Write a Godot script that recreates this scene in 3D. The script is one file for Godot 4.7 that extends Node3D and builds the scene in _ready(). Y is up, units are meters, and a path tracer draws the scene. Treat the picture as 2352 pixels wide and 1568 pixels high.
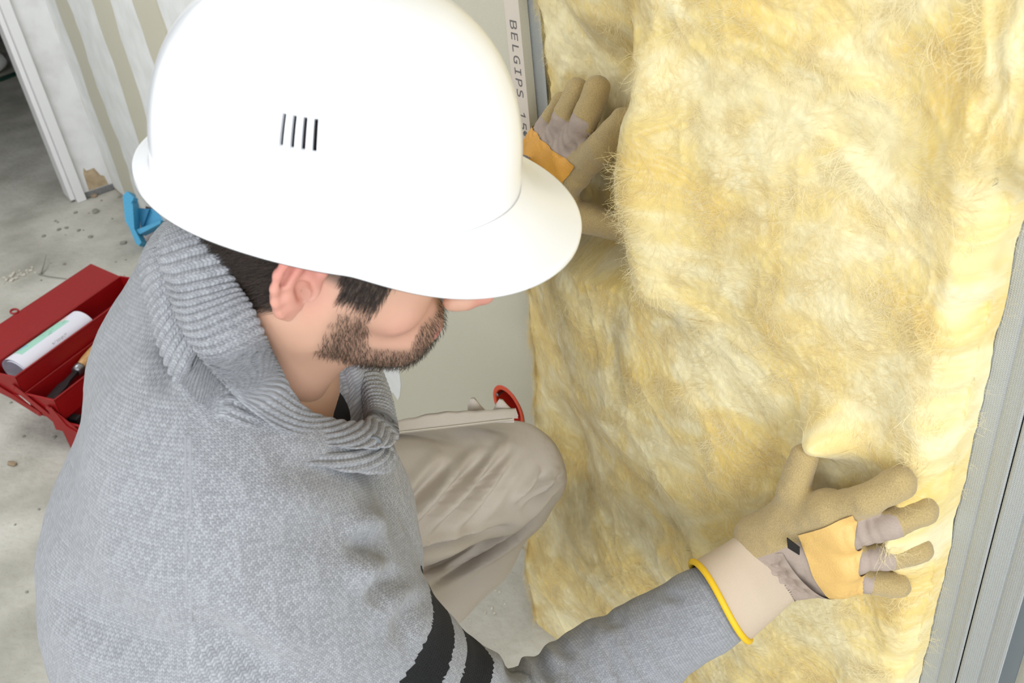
extends Node3D
# A man in a white hard hat fits glass wool between the metal studs of a half-boarded partition.

const EYE := Transform3D(Vector3(0.607322, -0.101325, -0.787968), Vector3(-0.388775, 0.827055, -0.405997), Vector3(0.692830, 0.552913, 0.462897), Vector3(0.000000, 1.300000, 0.672528))

var rng := RandomNumberGenerator.new()
var taken := {}


class MB:
	# collects indexed triangles (given counter-clockwise from outside) for one mesh
	var v := PackedVector3Array()
	var n := PackedVector3Array()
	var uv := PackedVector2Array()
	var c := PackedColorArray()
	var ix := PackedInt32Array()
	var col := Color(1, 1, 1)

	func vert(p: Vector3, nn := Vector3.ZERO, t := Vector2.ZERO) -> int:
		v.append(p)
		n.append(nn)
		uv.append(t)
		c.append(col)
		return v.size() - 1

	func tri(a: int, b: int, d: int) -> void:
		ix.append(a)
		ix.append(d)
		ix.append(b)

	func quad(a: int, b: int, d: int, e: int) -> void:
		tri(a, b, d)
		tri(a, d, e)

	# flat polygon with its own vertices, counter-clockwise from outside
	func face(ps: Array) -> void:
		var nn: Vector3 = ((ps[1] - ps[0]) as Vector3).cross(ps[2] - ps[0]).normalized()
		var f := v.size()
		for p in ps:
			vert(p, nn, Vector2(p.x, p.y))
		for i in range(1, ps.size() - 1):
			tri(f, f + i, f + i + 1)

	# box with chamfered edges; t places it
	func box(size: Vector3, t: Transform3D, bevel := 0.002) -> void:
		var h := size * 0.5
		var b := minf(bevel, minf(h.x, minf(h.y, h.z)) * 0.49)
		var id := {}
		for sx in [-1, 1]:
			for sy in [-1, 1]:
				for sz in [-1, 1]:
					for a in 3:
						var q := Vector3(sx * (h.x - b), sy * (h.y - b), sz * (h.z - b))
						var s := Vector3(sx, sy, sz)
						q[a] = s[a] * h[a]
						var nn := Vector3.ZERO
						nn[a] = s[a]
						id[[sx, sy, sz, a]] = vert(t * q, (t.basis * nn).normalized(), Vector2(q[(a + 1) % 3], q[(a + 2) % 3]))
		for a in 3:
			var p := (a + 1) % 3
			var r := (a + 2) % 3
			for s in [-1, 1]:
				var ring := []
				for pr in [[-1, -1], [1, -1], [1, 1], [-1, 1]]:
					var k := [0, 0, 0, a]
					k[a] = s
					k[p] = pr[0]
					k[r] = pr[1]
					ring.append(id[k])
				if s > 0:
					quad(ring[0], ring[1], ring[2], ring[3])
				else:
					quad(ring[3], ring[2], ring[1], ring[0])
			for s1 in [-1, 1]:
				for s2 in [-1, 1]:
					var q := []
					for e in [[-1, p], [1, p], [1, r], [-1, r]]:
						var k := [0, 0, 0, e[1]]
						k[a] = e[0]
						k[p] = s1
						k[r] = s2
						q.append(id[k])
					if s1 * s2 < 0:
						quad(q[0], q[1], q[2], q[3])
					else:
						quad(q[3], q[2], q[1], q[0])
		for sx in [-1, 1]:
			for sy in [-1, 1]:
				for sz in [-1, 1]:
					var q := [id[[sx, sy, sz, 0]], id[[sx, sy, sz, 1]], id[[sx, sy, sz, 2]]]
					if sx * sy * sz > 0:
						tri(q[0], q[1], q[2])
					else:
						tri(q[2], q[1], q[0])

	# rows of points joined into a skin (rows x cols); outside is to the left of row x col
	func skin(rows: Array, uvs := [], close_cols := false) -> void:
		var f := v.size()
		var nc: int = rows[0].size()
		for i in rows.size():
			for j in nc:
				vert(rows[i][j], Vector3.ZERO, uvs[i][j] if uvs.size() else Vector2(float(j) / nc, float(i)))
		for i in rows.size() - 1:
			for j in (nc if close_cols else nc - 1):
				var k := (j + 1) % nc
				quad(f + i * nc + j, f + i * nc + k, f + (i + 1) * nc + k, f + (i + 1) * nc + j)

	func tube(ps: Array, rs: Array, seg := 10, caps := true) -> void:
		var rows := []
		var side := Vector3.ZERO
		for i in ps.size():
			var d: Vector3 = (ps[mini(i + 1, ps.size() - 1)] - ps[maxi(i - 1, 0)]).normalized()
			if side == Vector3.ZERO:
				side = d.cross(Vector3.UP if absf(d.y) < 0.9 else Vector3.RIGHT).normalized()
			side = (side - d * side.dot(d)).normalized()
			var up := d.cross(side)
			var row := []
			for j in seg:
				var a := TAU * j / seg
				row.append(ps[i] + (side * cos(a) + up * sin(a)) * rs[i])
			rows.append(row)
		var f := v.size()
		skin(rows, [], true)
		if caps:
			var a := vert(ps[0])
			var b := vert(ps[-1])
			var last := f + (ps.size() - 1) * seg
			for j in seg:
				tri(a, f + (j + 1) % seg, f + j)
				tri(b, last + j, last + (j + 1) % seg)

	# profile of (radius, height) turned round the y axis of t, from the bottom outside up
	func lathe(prof: Array, t: Transform3D, seg := 24) -> void:
		var rows := []
		for p in prof:
			var row := []
			for j in seg:
				var a := -TAU * j / seg
				row.append(t * Vector3(p.x * cos(a), p.y, p.x * sin(a)))
			rows.append(row)
		skin(rows, [], true)

	# flat outline (x, y of t, counter-clockwise) given thickness along +z of t
	func slab(outline: PackedVector2Array, t: Transform3D, thick: float) -> void:
		var id := Geometry2D.triangulate_polygon(outline)
		var nz := t.basis.z.normalized()
		var f := v.size()
		for p in outline:
			vert(t * Vector3(p.x, p.y, thick), nz, p)
		for p in outline:
			vert(t * Vector3(p.x, p.y, 0), -nz, p)
		var m := outline.size()
		for i in range(0, id.size(), 3):
			var a := outline[id[i]]
			var b := outline[id[i + 1]]
			var d := outline[id[i + 2]]
			if (b - a).cross(d - a) > 0:
				tri(f + id[i], f + id[i + 1], f + id[i + 2])
				tri(f + m + id[i], f + m + id[i + 2], f + m + id[i + 1])
			else:
				tri(f + id[i], f + id[i + 2], f + id[i + 1])
				tri(f + m + id[i], f + m + id[i + 1], f + m + id[i + 2])
		for i in m:
			var p := outline[i]
			var q := outline[(i + 1) % m]
			var e := (q - p).normalized()
			var nn := (t.basis * Vector3(e.y, -e.x, 0)).normalized()
			var k := v.size()
			vert(t * Vector3(p.x, p.y, 0), nn, p)
			vert(t * Vector3(q.x, q.y, 0), nn, q)
			vert(t * Vector3(q.x, q.y, thick), nn, q)
			vert(t * Vector3(p.x, p.y, thick), nn, p)
			quad(k, k + 1, k + 2, k + 3)

	func done() -> ArrayMesh:
		var acc := PackedVector3Array()
		acc.resize(v.size())
		for i in range(0, ix.size(), 3):
			var a := ix[i]
			var b := ix[i + 1]
			var d := ix[i + 2]
			var nn := (v[d] - v[a]).cross(v[b] - v[a])
			acc[a] += nn
			acc[b] += nn
			acc[d] += nn
		for i in v.size():
			if n[i] == Vector3.ZERO:
				n[i] = acc[i].normalized() if acc[i].length_squared() > 1e-24 else Vector3.UP
		var ar := []
		ar.resize(Mesh.ARRAY_MAX)
		ar[Mesh.ARRAY_VERTEX] = v
		ar[Mesh.ARRAY_NORMAL] = n
		ar[Mesh.ARRAY_TEX_UV] = uv
		ar[Mesh.ARRAY_COLOR] = c
		ar[Mesh.ARRAY_INDEX] = ix
		var m := ArrayMesh.new()
		m.add_surface_from_arrays(Mesh.PRIMITIVE_TRIANGLES, ar)
		return m


class Prim:
	# tapered capsule from a to b, flattened by q (each axis of the frame f divided by q)
	var a: Vector3
	var d: Vector3
	var dd: float
	var ra: float
	var rb: float
	var k: float
	var cut := false
	var flat := false
	var f: Basis
	var q: Vector3
	var m: float
	var mid: Vector3
	var reach: float

	func _init(pa: Vector3, pb: Vector3, r0: float, r1: float, soft := 0.02, frame := Basis(), by := Vector3.ONE, subtract := false) -> void:
		ra = r0
		rb = r1
		k = soft
		cut = subtract
		mid = (pa + pb) * 0.5
		var big := maxf(by.x, maxf(by.y, by.z))
		reach = pa.distance_to(pb) * 0.5 + maxf(r0, r1) * big
		flat = by != Vector3.ONE
		if flat:
			f = Basis(frame.x / by.x, frame.y / by.y, frame.z / by.z).transposed()
			m = minf(by.x, minf(by.y, by.z))
			a = f * pa
			d = f * pb - a
		else:
			a = pa
			d = pb - pa
		dd = maxf(d.length_squared(), 1e-12)

	func dist(p: Vector3) -> float:
		var w := (f * p if flat else p) - a
		var t := clampf(w.dot(d) / dd, 0.0, 1.0)
		var r := (w - d * t).length() - (ra + (rb - ra) * t)
		if flat:
			return r * m if r > 0.0 else r * m
		return r


func field(p: Vector3, prims: Array) -> float:
	var s := 1e3
	for o: Prim in prims:
		var e := o.dist(p)
		if o.cut:
			var h := maxf(o.k - absf(s + e), 0.0) / o.k
			s = maxf(s, -e) + h * h * o.k * 0.25
		else:
			var h := maxf(o.k - absf(s - e), 0.0) / o.k
			s = minf(s, e) - h * h * o.k * 0.25
	return s


# surface nets over the smooth union of the prims; returns [vertices, indices] (counter-clockwise)
func nets(prims: Array, cell: float, lo: Vector3, hi: Vector3) -> Array:
	var nx := int(ceil((hi.x - lo.x) / cell)) + 1
	var ny := int(ceil((hi.y - lo.y) / cell)) + 1
	var nz := int(ceil((hi.z - lo.z) / cell)) + 1
	var val := PackedFloat32Array()
	val.resize(nx * ny * nz)
	val.fill(1e6)
	var vid := PackedInt32Array()
	vid.resize(nx * ny * nz)
	vid.fill(-1)
	var step := 6
	var live := []
	var half := step * cell * 0.5 * 1.7321
	for bz in range(0, nz - 1, step):
		for by in range(0, ny - 1, step):
			for bx in range(0, nx - 1, step):
				var c := lo + Vector3(bx + step * 0.5, by + step * 0.5, bz + step * 0.5) * cell
				var near := []
				for o: Prim in prims:
					if c.distance_to(o.mid) - o.reach < half + o.k * 2.0 + cell:
						near.append(o)
				if near.is_empty() or field(c, near) > half + cell:
					continue
				live.append(Vector3i(bx, by, bz))
				for z in range(bz, mini(bz + step + 1, nz)):
					for y in range(by, mini(by + step + 1, ny)):
						var at := (z * ny + y) * nx
						for x in range(bx, mini(bx + step + 1, nx)):
							if val[at + x] == 1e6:
								val[at + x] = field(lo + Vector3(x, y, z) * cell, near)
	var vs := PackedVector3Array()
	var ids := PackedInt32Array()
	var off := [0, 1, nx, nx + 1, nx * ny, nx * ny + 1, nx * ny + nx, nx * ny + nx + 1]
	var edges := [[0, 1], [2, 3], [4, 5], [6, 7], [0, 2], [1, 3], [4, 6], [5, 7], [0, 4], [1, 5], [2, 6], [3, 7]]
	for b: Vector3i in live:
		for z in range(b.z, mini(b.z + step, nz - 1)):
			for y in range(b.y, mini(b.y + step, ny - 1)):
				for x in range(b.x, mini(b.x + step, nx - 1)):
					var at := (z * ny + y) * nx + x
					var inside := 0
					for i in 8:
						if val[at + off[i]] < 0.0:
							inside += 1
					if inside == 0 or inside == 8:
						continue
					var sum := Vector3.ZERO
					var cnt := 0
					for e in edges:
						var p: float = val[at + off[e[0]]]
						var q: float = val[at + off[e[1]]]
						if (p < 0.0) != (q < 0.0):
							var t := p / (p - q)
							var i0: int = e[0]
							var i1: int = e[1]
							sum += Vector3(i0 & 1, (i0 >> 1) & 1, i0 >> 2).lerp(Vector3(i1 & 1, (i1 >> 1) & 1, i1 >> 2), t)
							cnt += 1
					vid[at] = vs.size()
					vs.append(lo + (Vector3(x, y, z) + sum / cnt) * cell)
	var dx := [1, nx, nx * ny]
	for b: Vector3i in live:
		for z in range(maxi(b.z, 1), mini(b.z + step, nz - 1)):
			for y in range(maxi(b.y, 1), mini(b.y + step, ny - 1)):
				for x in range(maxi(b.x, 1), mini(b.x + step, nx - 1)):
					var at := (z * ny + y) * nx + x
					if vid[at] < 0:
						continue
					var p := val[at]
					for a in 3:
						var q := val[at + dx[a]]
						if (p < 0.0) == (q < 0.0):
							continue
						var u: int = dx[(a + 1) % 3]
						var w: int = dx[(a + 2) % 3]
						var i0 := vid[at]
						var i1 := vid[at - u]
						var i2 := vid[at - u - w]
						var i3 := vid[at - w]
						if i1 < 0 or i2 < 0 or i3 < 0:
							continue
						if p < 0.0:
							ids.append_array([i0, i1, i2, i0, i2, i3])
						else:
							ids.append_array([i0, i2, i1, i0, i3, i2])
	return [vs, ids]


func smoothed(m: Array, rounds: int, amount := 0.5) -> Array:
	var vs: PackedVector3Array = m[0]
	var ids: PackedInt32Array = m[1]
	for r in rounds:
		var acc := PackedVector3Array()
		acc.resize(vs.size())
		var cnt := PackedFloat32Array()
		cnt.resize(vs.size())
		for i in range(0, ids.size(), 3):
			for j in 3:
				var a := ids[i + j]
				acc[a] += vs[ids[i + (j + 1) % 3]] + vs[ids[i + (j + 2) % 3]]
				cnt[a] += 2.0
		for i in vs.size():
			if cnt[i] > 0.0:
				vs[i] = vs[i].lerp(acc[i] / cnt[i], amount)
	return [vs, ids]


func split4(m: Array) -> Array:
	var vs: PackedVector3Array = m[0]
	var ids: PackedInt32Array = m[1]
	var mid := {}
	var out := PackedInt32Array()
	for i in range(0, ids.size(), 3):
		var e := [0, 0, 0]
		for j in 3:
			var a := ids[i + j]
			var b := ids[i + (j + 1) % 3]
			var key := a * 4194304 + b if a < b else b * 4194304 + a
			if not mid.has(key):
				mid[key] = vs.size()
				vs.append((vs[a] + vs[b]) * 0.5)
			e[j] = mid[key]
		out.append_array([ids[i], e[0], e[2], ids[i + 1], e[1], e[0], ids[i + 2], e[2], e[1], e[0], e[1], e[2]])
	return [vs, out]


func normals_of(m: Array) -> PackedVector3Array:
	var vs: PackedVector3Array = m[0]
	var ids: PackedInt32Array = m[1]
	var acc := PackedVector3Array()
	acc.resize(vs.size())
	for i in range(0, ids.size(), 3):
		var nn := (vs[ids[i + 1]] - vs[ids[i]]).cross(vs[ids[i + 2]] - vs[ids[i]])
		for j in 3:
			acc[ids[i + j]] += nn
	for i in acc.size():
		acc[i] = acc[i].normalized()
	return acc


# pushes every vertex along its normal by amount(vertex, normal)
func pushed(m: Array, amount: Callable) -> Array:
	var vs: PackedVector3Array = m[0]
	var nn := normals_of(m)
	for i in vs.size():
		vs[i] += nn[i] * (amount.call(vs[i], nn[i]) as float)
	return [vs, m[1]]


# sorts the triangles of a skin into meshes: pick(centre, normal) names the piece; uv(vertex, normal, piece) maps it (x wraps every `wrap`)
func pieces(m: Array, pick: Callable, uv, tint = null, wrap := 0.0) -> Dictionary:
	var vs: PackedVector3Array = m[0]
	var ids: PackedInt32Array = m[1]
	var nn := normals_of(m)
	var out := {}
	var map := {}
	var flat := {}
	for i in range(0, ids.size(), 3):
		var a := ids[i]
		var b := ids[i + 1]
		var d := ids[i + 2]
		var name_: String = pick.call((vs[a] + vs[b] + vs[d]) / 3.0, (nn[a] + nn[b] + nn[d]).normalized())
		if name_ == "":
			continue
		if not out.has(name_):
			out[name_] = MB.new()
			map[name_] = {}
			flat[name_] = {}
		var mb: MB = out[name_]
		var seen: Dictionary = map[name_]
		var uvs: Dictionary = flat[name_]
		for j in 3:
			var s := ids[i + j]
			if not uvs.has(s):
				uvs[s] = uv.call(vs[s], nn[s], name_) if uv != null else Vector2(vs[s].x, vs[s].y)
		var top := maxf(uvs[a].x, maxf(uvs[b].x, uvs[d].x))
		var q := [0, 0, 0]
		for j in 3:
			var s := ids[i + j]
			var shift := 1 if wrap > 0.0 and top - uvs[s].x > wrap * 0.5 else 0
			var key := s * 2 + shift
			if not seen.has(key):
				mb.col = tint.call(vs[s], nn[s]) if tint != null else Color(1, 1, 1)
				seen[key] = mb.vert(vs[s], nn[s], uvs[s] + Vector2(wrap * shift, 0))
			q[j] = seen[key]
		mb.tri(q[0], q[1], q[2])
	return out


func numbered(called: String) -> String:
	var k: int = taken.get(called, 0)
	taken[called] = k + 1
	return called if k == 0 else "%s_%03d" % [called, k]


func tag(o: Node, label: String, category := "", group := "", kind := "") -> Node:
	if label:
		o.set_meta("label", label)
	if category:
		o.set_meta("category", category)
	if group:
		o.set_meta("group", group)
	if kind:
		o.set_meta("kind", kind)
	return o


func thing(called: String, label: String, category: String, at := Transform3D(), group := "") -> Node3D:
	var o := Node3D.new()
	o.name = numbered(called)
	o.transform = at
	add_child(o)
	tag(o, label, category, group)
	return o


func part(called: String, mesh, material: Material, parent: Node = self) -> MeshInstance3D:
	var o := MeshInstance3D.new()
	o.name = numbered(called) if parent == self else called
	o.mesh = mesh.done() if mesh is MB else mesh
	o.material_override = material
	parent.add_child(o, true)
	return o


func place(at: Vector3, x: Vector3, y: Vector3) -> Transform3D:
	# x kept, y made square to it
	var ex := x.normalized()
	var ez := ex.cross(y).normalized()
	return Transform3D(Basis(ex, ez.cross(ex), ez), at)


func tf(at: Vector3) -> Transform3D:
	return Transform3D(Basis(), at)


func noise(freq: float, octaves := 1, sd := 1) -> FastNoiseLite:
	var f := FastNoiseLite.new()
	f.noise_type = FastNoiseLite.TYPE_SIMPLEX_SMOOTH
	f.seed = sd
	f.frequency = freq
	f.fractal_type = FastNoiseLite.FRACTAL_FBM if octaves > 1 else FastNoiseLite.FRACTAL_NONE
	f.fractal_octaves = octaves
	return f


func noise_image(size: int, freq: float, octaves: int, sd: int) -> Image:
	return noise(freq, octaves, sd).get_seamless_image(size, size)


# noise run through a ramp of [position, colour] pairs
func ramp_tex(im: Image, stops: Array) -> ImageTexture:
	var g := Gradient.new()
	var off := PackedFloat32Array()
	var cs := PackedColorArray()
	for s in stops:
		off.append(s[0])
		cs.append(s[1])
	g.offsets = off
	g.colors = cs
	var lut := PackedByteArray()
	for i in 256:
		var q := g.sample(i / 255.0)
		lut.append_array([q.r8, q.g8, q.b8])
	var src := im.duplicate()
	src.convert(Image.FORMAT_L8)
	var raw: PackedByteArray = src.get_data()
	var out := PackedByteArray()
	out.resize(raw.size() * 3)
	for i in raw.size():
		var k := raw[i] * 3
		out[i * 3] = lut[k]
		out[i * 3 + 1] = lut[k + 1]
		out[i * 3 + 2] = lut[k + 2]
	return ImageTexture.create_from_image(Image.create_from_data(im.get_width(), im.get_height(), false, Image.FORMAT_RGB8, out))


func grey_tex(im: Image) -> ImageTexture:
	var c := im.duplicate()
	c.convert(Image.FORMAT_L8)
	return ImageTexture.create_from_image(c)


func plain(color: Color, rough := 0.7, metal := 0.0) -> StandardMaterial3D:
	var m := StandardMaterial3D.new()
	m.albedo_color = color
	m.roughness = rough
	m.metallic = metal
	return m


# colour texture and relief laid on by world (or object) axes; size = metres a tile covers
func textured(color_tex: Texture2D, size: float, rough := 0.8, bump_tex: Texture2D = null, bump_cm := 0.0, world := true) -> StandardMaterial3D:
	var m := plain(Color(1, 1, 1), rough)
	m.albedo_texture = color_tex
	m.uv1_triplanar = true
	m.uv1_world_triplanar = world
	m.uv1_scale = Vector3.ONE / size
	if bump_tex:
		m.heightmap_enabled = true
		m.heightmap_texture = bump_tex
		m.heightmap_scale = bump_cm
	return m


static func ss(a: float, b: float, x: float) -> float:
	var t := clampf((x - a) / (b - a), 0.0, 1.0)
	return t * t * (3.0 - 2.0 * t)


var M := {}
const BOX_AT := Vector3(-1.040, 0.348, 0.0)


func _ready() -> void:
	rng.seed = 7
	# --- camera
	var cam := Camera3D.new()
	cam.name = "camera"
	cam.transform = EYE
	var lens := CameraAttributesPhysical.new()
	lens.frustum_focal_length = 32.908
	lens.frustum_near = 0.02
	lens.frustum_far = 60.0
	lens.frustum_focus_distance = 1.02
	lens.exposure_aperture = 11.0
	cam.attributes = lens
	cam.fov = 40.0689
	cam.near = 0.02
	cam.far = 60.0
	add_child(cam)
	cam.current = true
	# --- sky and exposure
	var env := Environment.new()
	env.background_mode = Environment.BG_SKY
	var sky := Sky.new()
	var air := ProceduralSkyMaterial.new()
	air.sky_top_color = Color(0.80, 0.87, 1.0)
	air.sky_horizon_color = Color(0.95, 0.97, 1.0)
	air.ground_bottom_color = Color(0.55, 0.54, 0.52)
	air.ground_horizon_color = Color(0.80, 0.80, 0.80)
	air.sun_angle_max = 0.0
	sky.sky_material = air
	env.sky = sky
	env.background_energy_multiplier = 1.0
	env.tonemap_mode = Environment.TONE_MAPPER_LINEAR
	env.tonemap_exposure = 0.93
	env.sdfgi_enabled = true
	env.ssao_enabled = true
	env.ssil_enabled = true
	var we := WorldEnvironment.new()
	we.name = "surroundings"
	we.environment = env
	add_child(we)
	# --- daylight at the windows: one light just inside each opening, facing the room
	daylight("window_light", Vector3(2.25, 1.6, 1.3), Vector3(-1, -0.12, -0.15), Vector2(2.4, 1.8), 8.6)
	daylight("window_light", Vector3(0.2, 1.6, 3.25), Vector3(0, -0.12, -1), Vector2(3.6, 1.8), 4.6)
	# ceiling panel of the room's far half
	daylight("ceiling_light", Vector3(-2.6, 2.555, 1.1), Vector3(0, -1, 0.001), Vector2(1.2, 0.6), 2.4)
	build_materials()
	build_room()
	build_studs()
	build_batt()
	build_floor_things()
	build_toolbox()
	build_person()
	build_hat()
	build_gloves()


func daylight(called: String, at: Vector3, towards: Vector3, size: Vector2, energy: float) -> void:
	var l := AreaLight3D.new()
	l.name = numbered(called)
	l.area_size = size
	l.light_energy = energy
	l.light_color = Color(0.965, 0.985, 1.0)
	l.area_range = 12.0
	l.area_attenuation = 2.0
	l.shadow_enabled = true
	add_child(l)
	l.transform = Transform3D(Basis.looking_at(towards), at)


func build_materials() -> void:
	var n1 := noise_image(512, 0.012, 5, 3)
	var n2 := noise_image(512, 0.05, 4, 9)
	var n3 := noise_image(512, 0.25, 2, 5)
	M.n1 = n1
	M.n2 = n2
	M.n3 = n3
	# concrete: cloudy grey with grit
	var conc := textured(ramp_tex(noise_image(1024, 0.006, 6, 21), [[0.0, Color(0.62, 0.605, 0.565)], [0.42, Color(0.715, 0.70, 0.66)], [0.6, Color(0.75, 0.735, 0.695)], [1.0, Color(0.81, 0.795, 0.76)]]), 1.7, 0.9, grey_tex(noise_image(1024, 0.06, 5, 4)), 0.18)
	conc.detail_enabled = true
	conc.detail_blend_mode = BaseMaterial3D.BLEND_MODE_MUL
	var grit := noise_image(1024, 0.11, 3, 33)
	conc.detail_albedo = ramp_tex(grit, [[0.0, Color(0.55, 0.53, 0.50)], [0.12, Color(0.85, 0.84, 0.82)], [0.2, Color(1, 1, 1)], [1.0, Color(1, 1, 1)]])
	conc.detail_uv_layer = BaseMaterial3D.DETAIL_UV_2
	conc.uv2_triplanar = true
	conc.uv2_world_triplanar = true
	conc.uv2_scale = Vector3.ONE / 0.55
	M.concrete = conc
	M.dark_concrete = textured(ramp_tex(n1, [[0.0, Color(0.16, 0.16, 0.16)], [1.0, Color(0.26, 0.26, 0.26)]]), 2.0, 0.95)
	M.board = textured(ramp_tex(noise_image(512, 0.4, 3, 6), [[0.0, Color(0.735, 0.715, 0.64)], [0.5, Color(0.765, 0.745, 0.67)], [1.0, Color(0.79, 0.77, 0.695)]]), 0.35, 0.85, grey_tex(n3), 0.02)
	M.board_edge = textured(ramp_tex(noise_image(512, 0.4, 3, 6), [[0.0, Color(0.80, 0.755, 0.70)], [1.0, Color(0.84, 0.795, 0.74)]]), 0.35, 0.85)
	M.joint = textured(ramp_tex(n1, [[0.0, Color(0.83, 0.83, 0.815)], [1.0, Color(0.90, 0.90, 0.89)]]), 0.7, 0.9, grey_tex(n2), 0.05)
	M.paint = textured(ramp_tex(n1, [[0.0, Color(0.82, 0.81, 0.80)], [0.5, Color(0.88, 0.875, 0.87)], [1.0, Color(0.91, 0.905, 0.90)]]), 0.8, 0.75, grey_tex(n2), 0.06)
	M.gloss_white = plain(Color(0.90, 0.895, 0.89), 0.45)
	M.bare = textured(ramp_tex(n1, [[0.0, Color(0.62, 0.54, 0.43)], [1.0, Color(0.76, 0.68, 0.56)]]), 0.25, 0.95)
	M.cement = textured(ramp_tex(n2, [[0.0, Color(0.40, 0.40, 0.40)], [1.0, Color(0.55, 0.55, 0.54)]]), 0.25, 0.95)
	M.ceiling = plain(Color(0.93, 0.93, 0.92), 0.9)
	var zinc := textured(ramp_tex(n2, [[0.0, Color(0.62, 0.64, 0.655)], [0.5, Color(0.68, 0.695, 0.705)], [1.0, Color(0.74, 0.75, 0.755)]]), 0.12, 0.5)
	zinc.metallic = 0.55
	M.zinc = zinc
	M.zinc_dark = plain(Color(0.42, 0.47, 0.52), 0.45, 0.7)
	M.red = textured(ramp_tex(n2, [[0.0, Color(0.52, 0.02, 0.04)], [1.0, Color(0.60, 0.03, 0.05)]]), 0.2, 0.42, null, 0.0, false)
	M.blue = textured(ramp_tex(n2, [[0.0, Color(0.22, 0.57, 0.74)], [1.0, Color(0.31, 0.66, 0.81)]]), 0.15, 0.45, null, 0.0, false)
	M.orange = plain(Color(0.84, 0.30, 0.17), 0.5)
	M.steel = plain(Color(0.55, 0.55, 0.56), 0.35, 0.9)
	M.black = plain(Color(0.09, 0.09, 0.10), 0.5)
	M.brown = plain(Color(0.27, 0.13, 0.09), 0.7)
	M.white_plastic = plain(Color(0.955, 0.955, 0.965), 0.28)
	M.white_plastic.clearcoat_enabled = true
	M.white_plastic.clearcoat = 0.4
	M.white_plastic.clearcoat_roughness = 0.08
	M.ink = plain(Color(0.43, 0.41, 0.40), 0.9)
	M.glow = plain(Color(0.9, 0.9, 0.9), 0.6)
	M.glow.emission_enabled = true
	M.glow.emission = Color(1, 0.985, 0.96)
	M.glow.emission_energy_multiplier = 1.2
	M.orange_in = plain(Color(0.72, 0.16, 0.10), 0.45)
	M.amber = plain(Color(0.78, 0.48, 0.12), 0.4)
	M.blue_dark = plain(Color(0.14, 0.48, 0.64), 0.45)
	M.green = plain(Color(0.06, 0.26, 0.20), 0.7)
	M.card = plain(Color(0.80, 0.76, 0.76), 0.8)
	M.paper = plain(Color(0.86, 0.85, 0.90), 0.8)
	M.lime = plain(Color(0.62, 0.60, 0.12), 0.4)
	M.dark_steel = plain(Color(0.27, 0.27, 0.28), 0.35, 0.8)
	var grain := noise_image(256, 0.02, 3, 44)
	M.wood = textured(ramp_tex(grain, [[0.0, Color(0.66, 0.48, 0.28)], [1.0, Color(0.83, 0.66, 0.44)]]), 0.08, 0.5, null, 0.0, false)
	M.wood.uv1_scale = Vector3(40, 6, 40)
	# glass wool
	var wool := plain(Color(1, 1, 1), 1.0)
	wool.vertex_color_use_as_albedo = true
	wool.rim_enabled = true
	wool.rim = 0.5
	wool.rim_tint = 0.6
	wool.heightmap_enabled = true
	wool.heightmap_texture = fibre_tex()
	wool.heightmap_scale = 0.03
	wool.backlight_enabled = true
	wool.backlight = Color(0.28, 0.25, 0.16)
	M.wool = wool
	var strand := plain(Color(1, 1, 1), 1.0)
	strand.vertex_color_use_as_albedo = true
	strand.backlight_enabled = true
	strand.backlight = Color(0.35, 0.33, 0.25)
	M.strand = strand


# fine wavy fibres as relief, drawn as short strokes into one tile
func fibre_tex() -> ImageTexture:
	var size := 512
	var f := PackedFloat32Array()
	f.resize(size * size)
	f.fill(0.35)
	var r := RandomNumberGenerator.new()
	r.seed = 12
	var flow := noise(0.012, 2, 77)
	for s in 5200:
		var p := Vector2(r.randf() * size, r.randf() * size)
		var w := r.randf_range(0.25, 1.0)
		var turn := r.randf_range(-0.6, 0.6)
		for k in 46:
			var a := flow.get_noise_2d(p.x, p.y) * 5.0 + turn
			p += Vector2(cos(a), sin(a)) * 0.9
			var at := posmod(int(p.y), size) * size + posmod(int(p.x), size)
			f[at] = lerpf(f[at], w, 0.55)
	var raw := PackedByteArray()
	raw.resize(size * size)
	for i in f.size():
		raw[i] = int(clampf(f[i], 0, 1) * 255)
	return ImageTexture.create_from_image(Image.create_from_data(size, size, false, Image.FORMAT_L8, raw))


func slab_box(called: String, lo: Vector3, hi: Vector3, m: Material, parent: Node, bevel := 0.002) -> MeshInstance3D:
	var mb := MB.new()
	mb.box(hi - lo, tf((lo + hi) * 0.5), bevel)
	return part(called, mb, m, parent)


func shell(called: String) -> Node3D:
	var o := Node3D.new()
	o.name = called
	add_child(o)
	tag(o, "", "", "", "structure")
	return o


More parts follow.
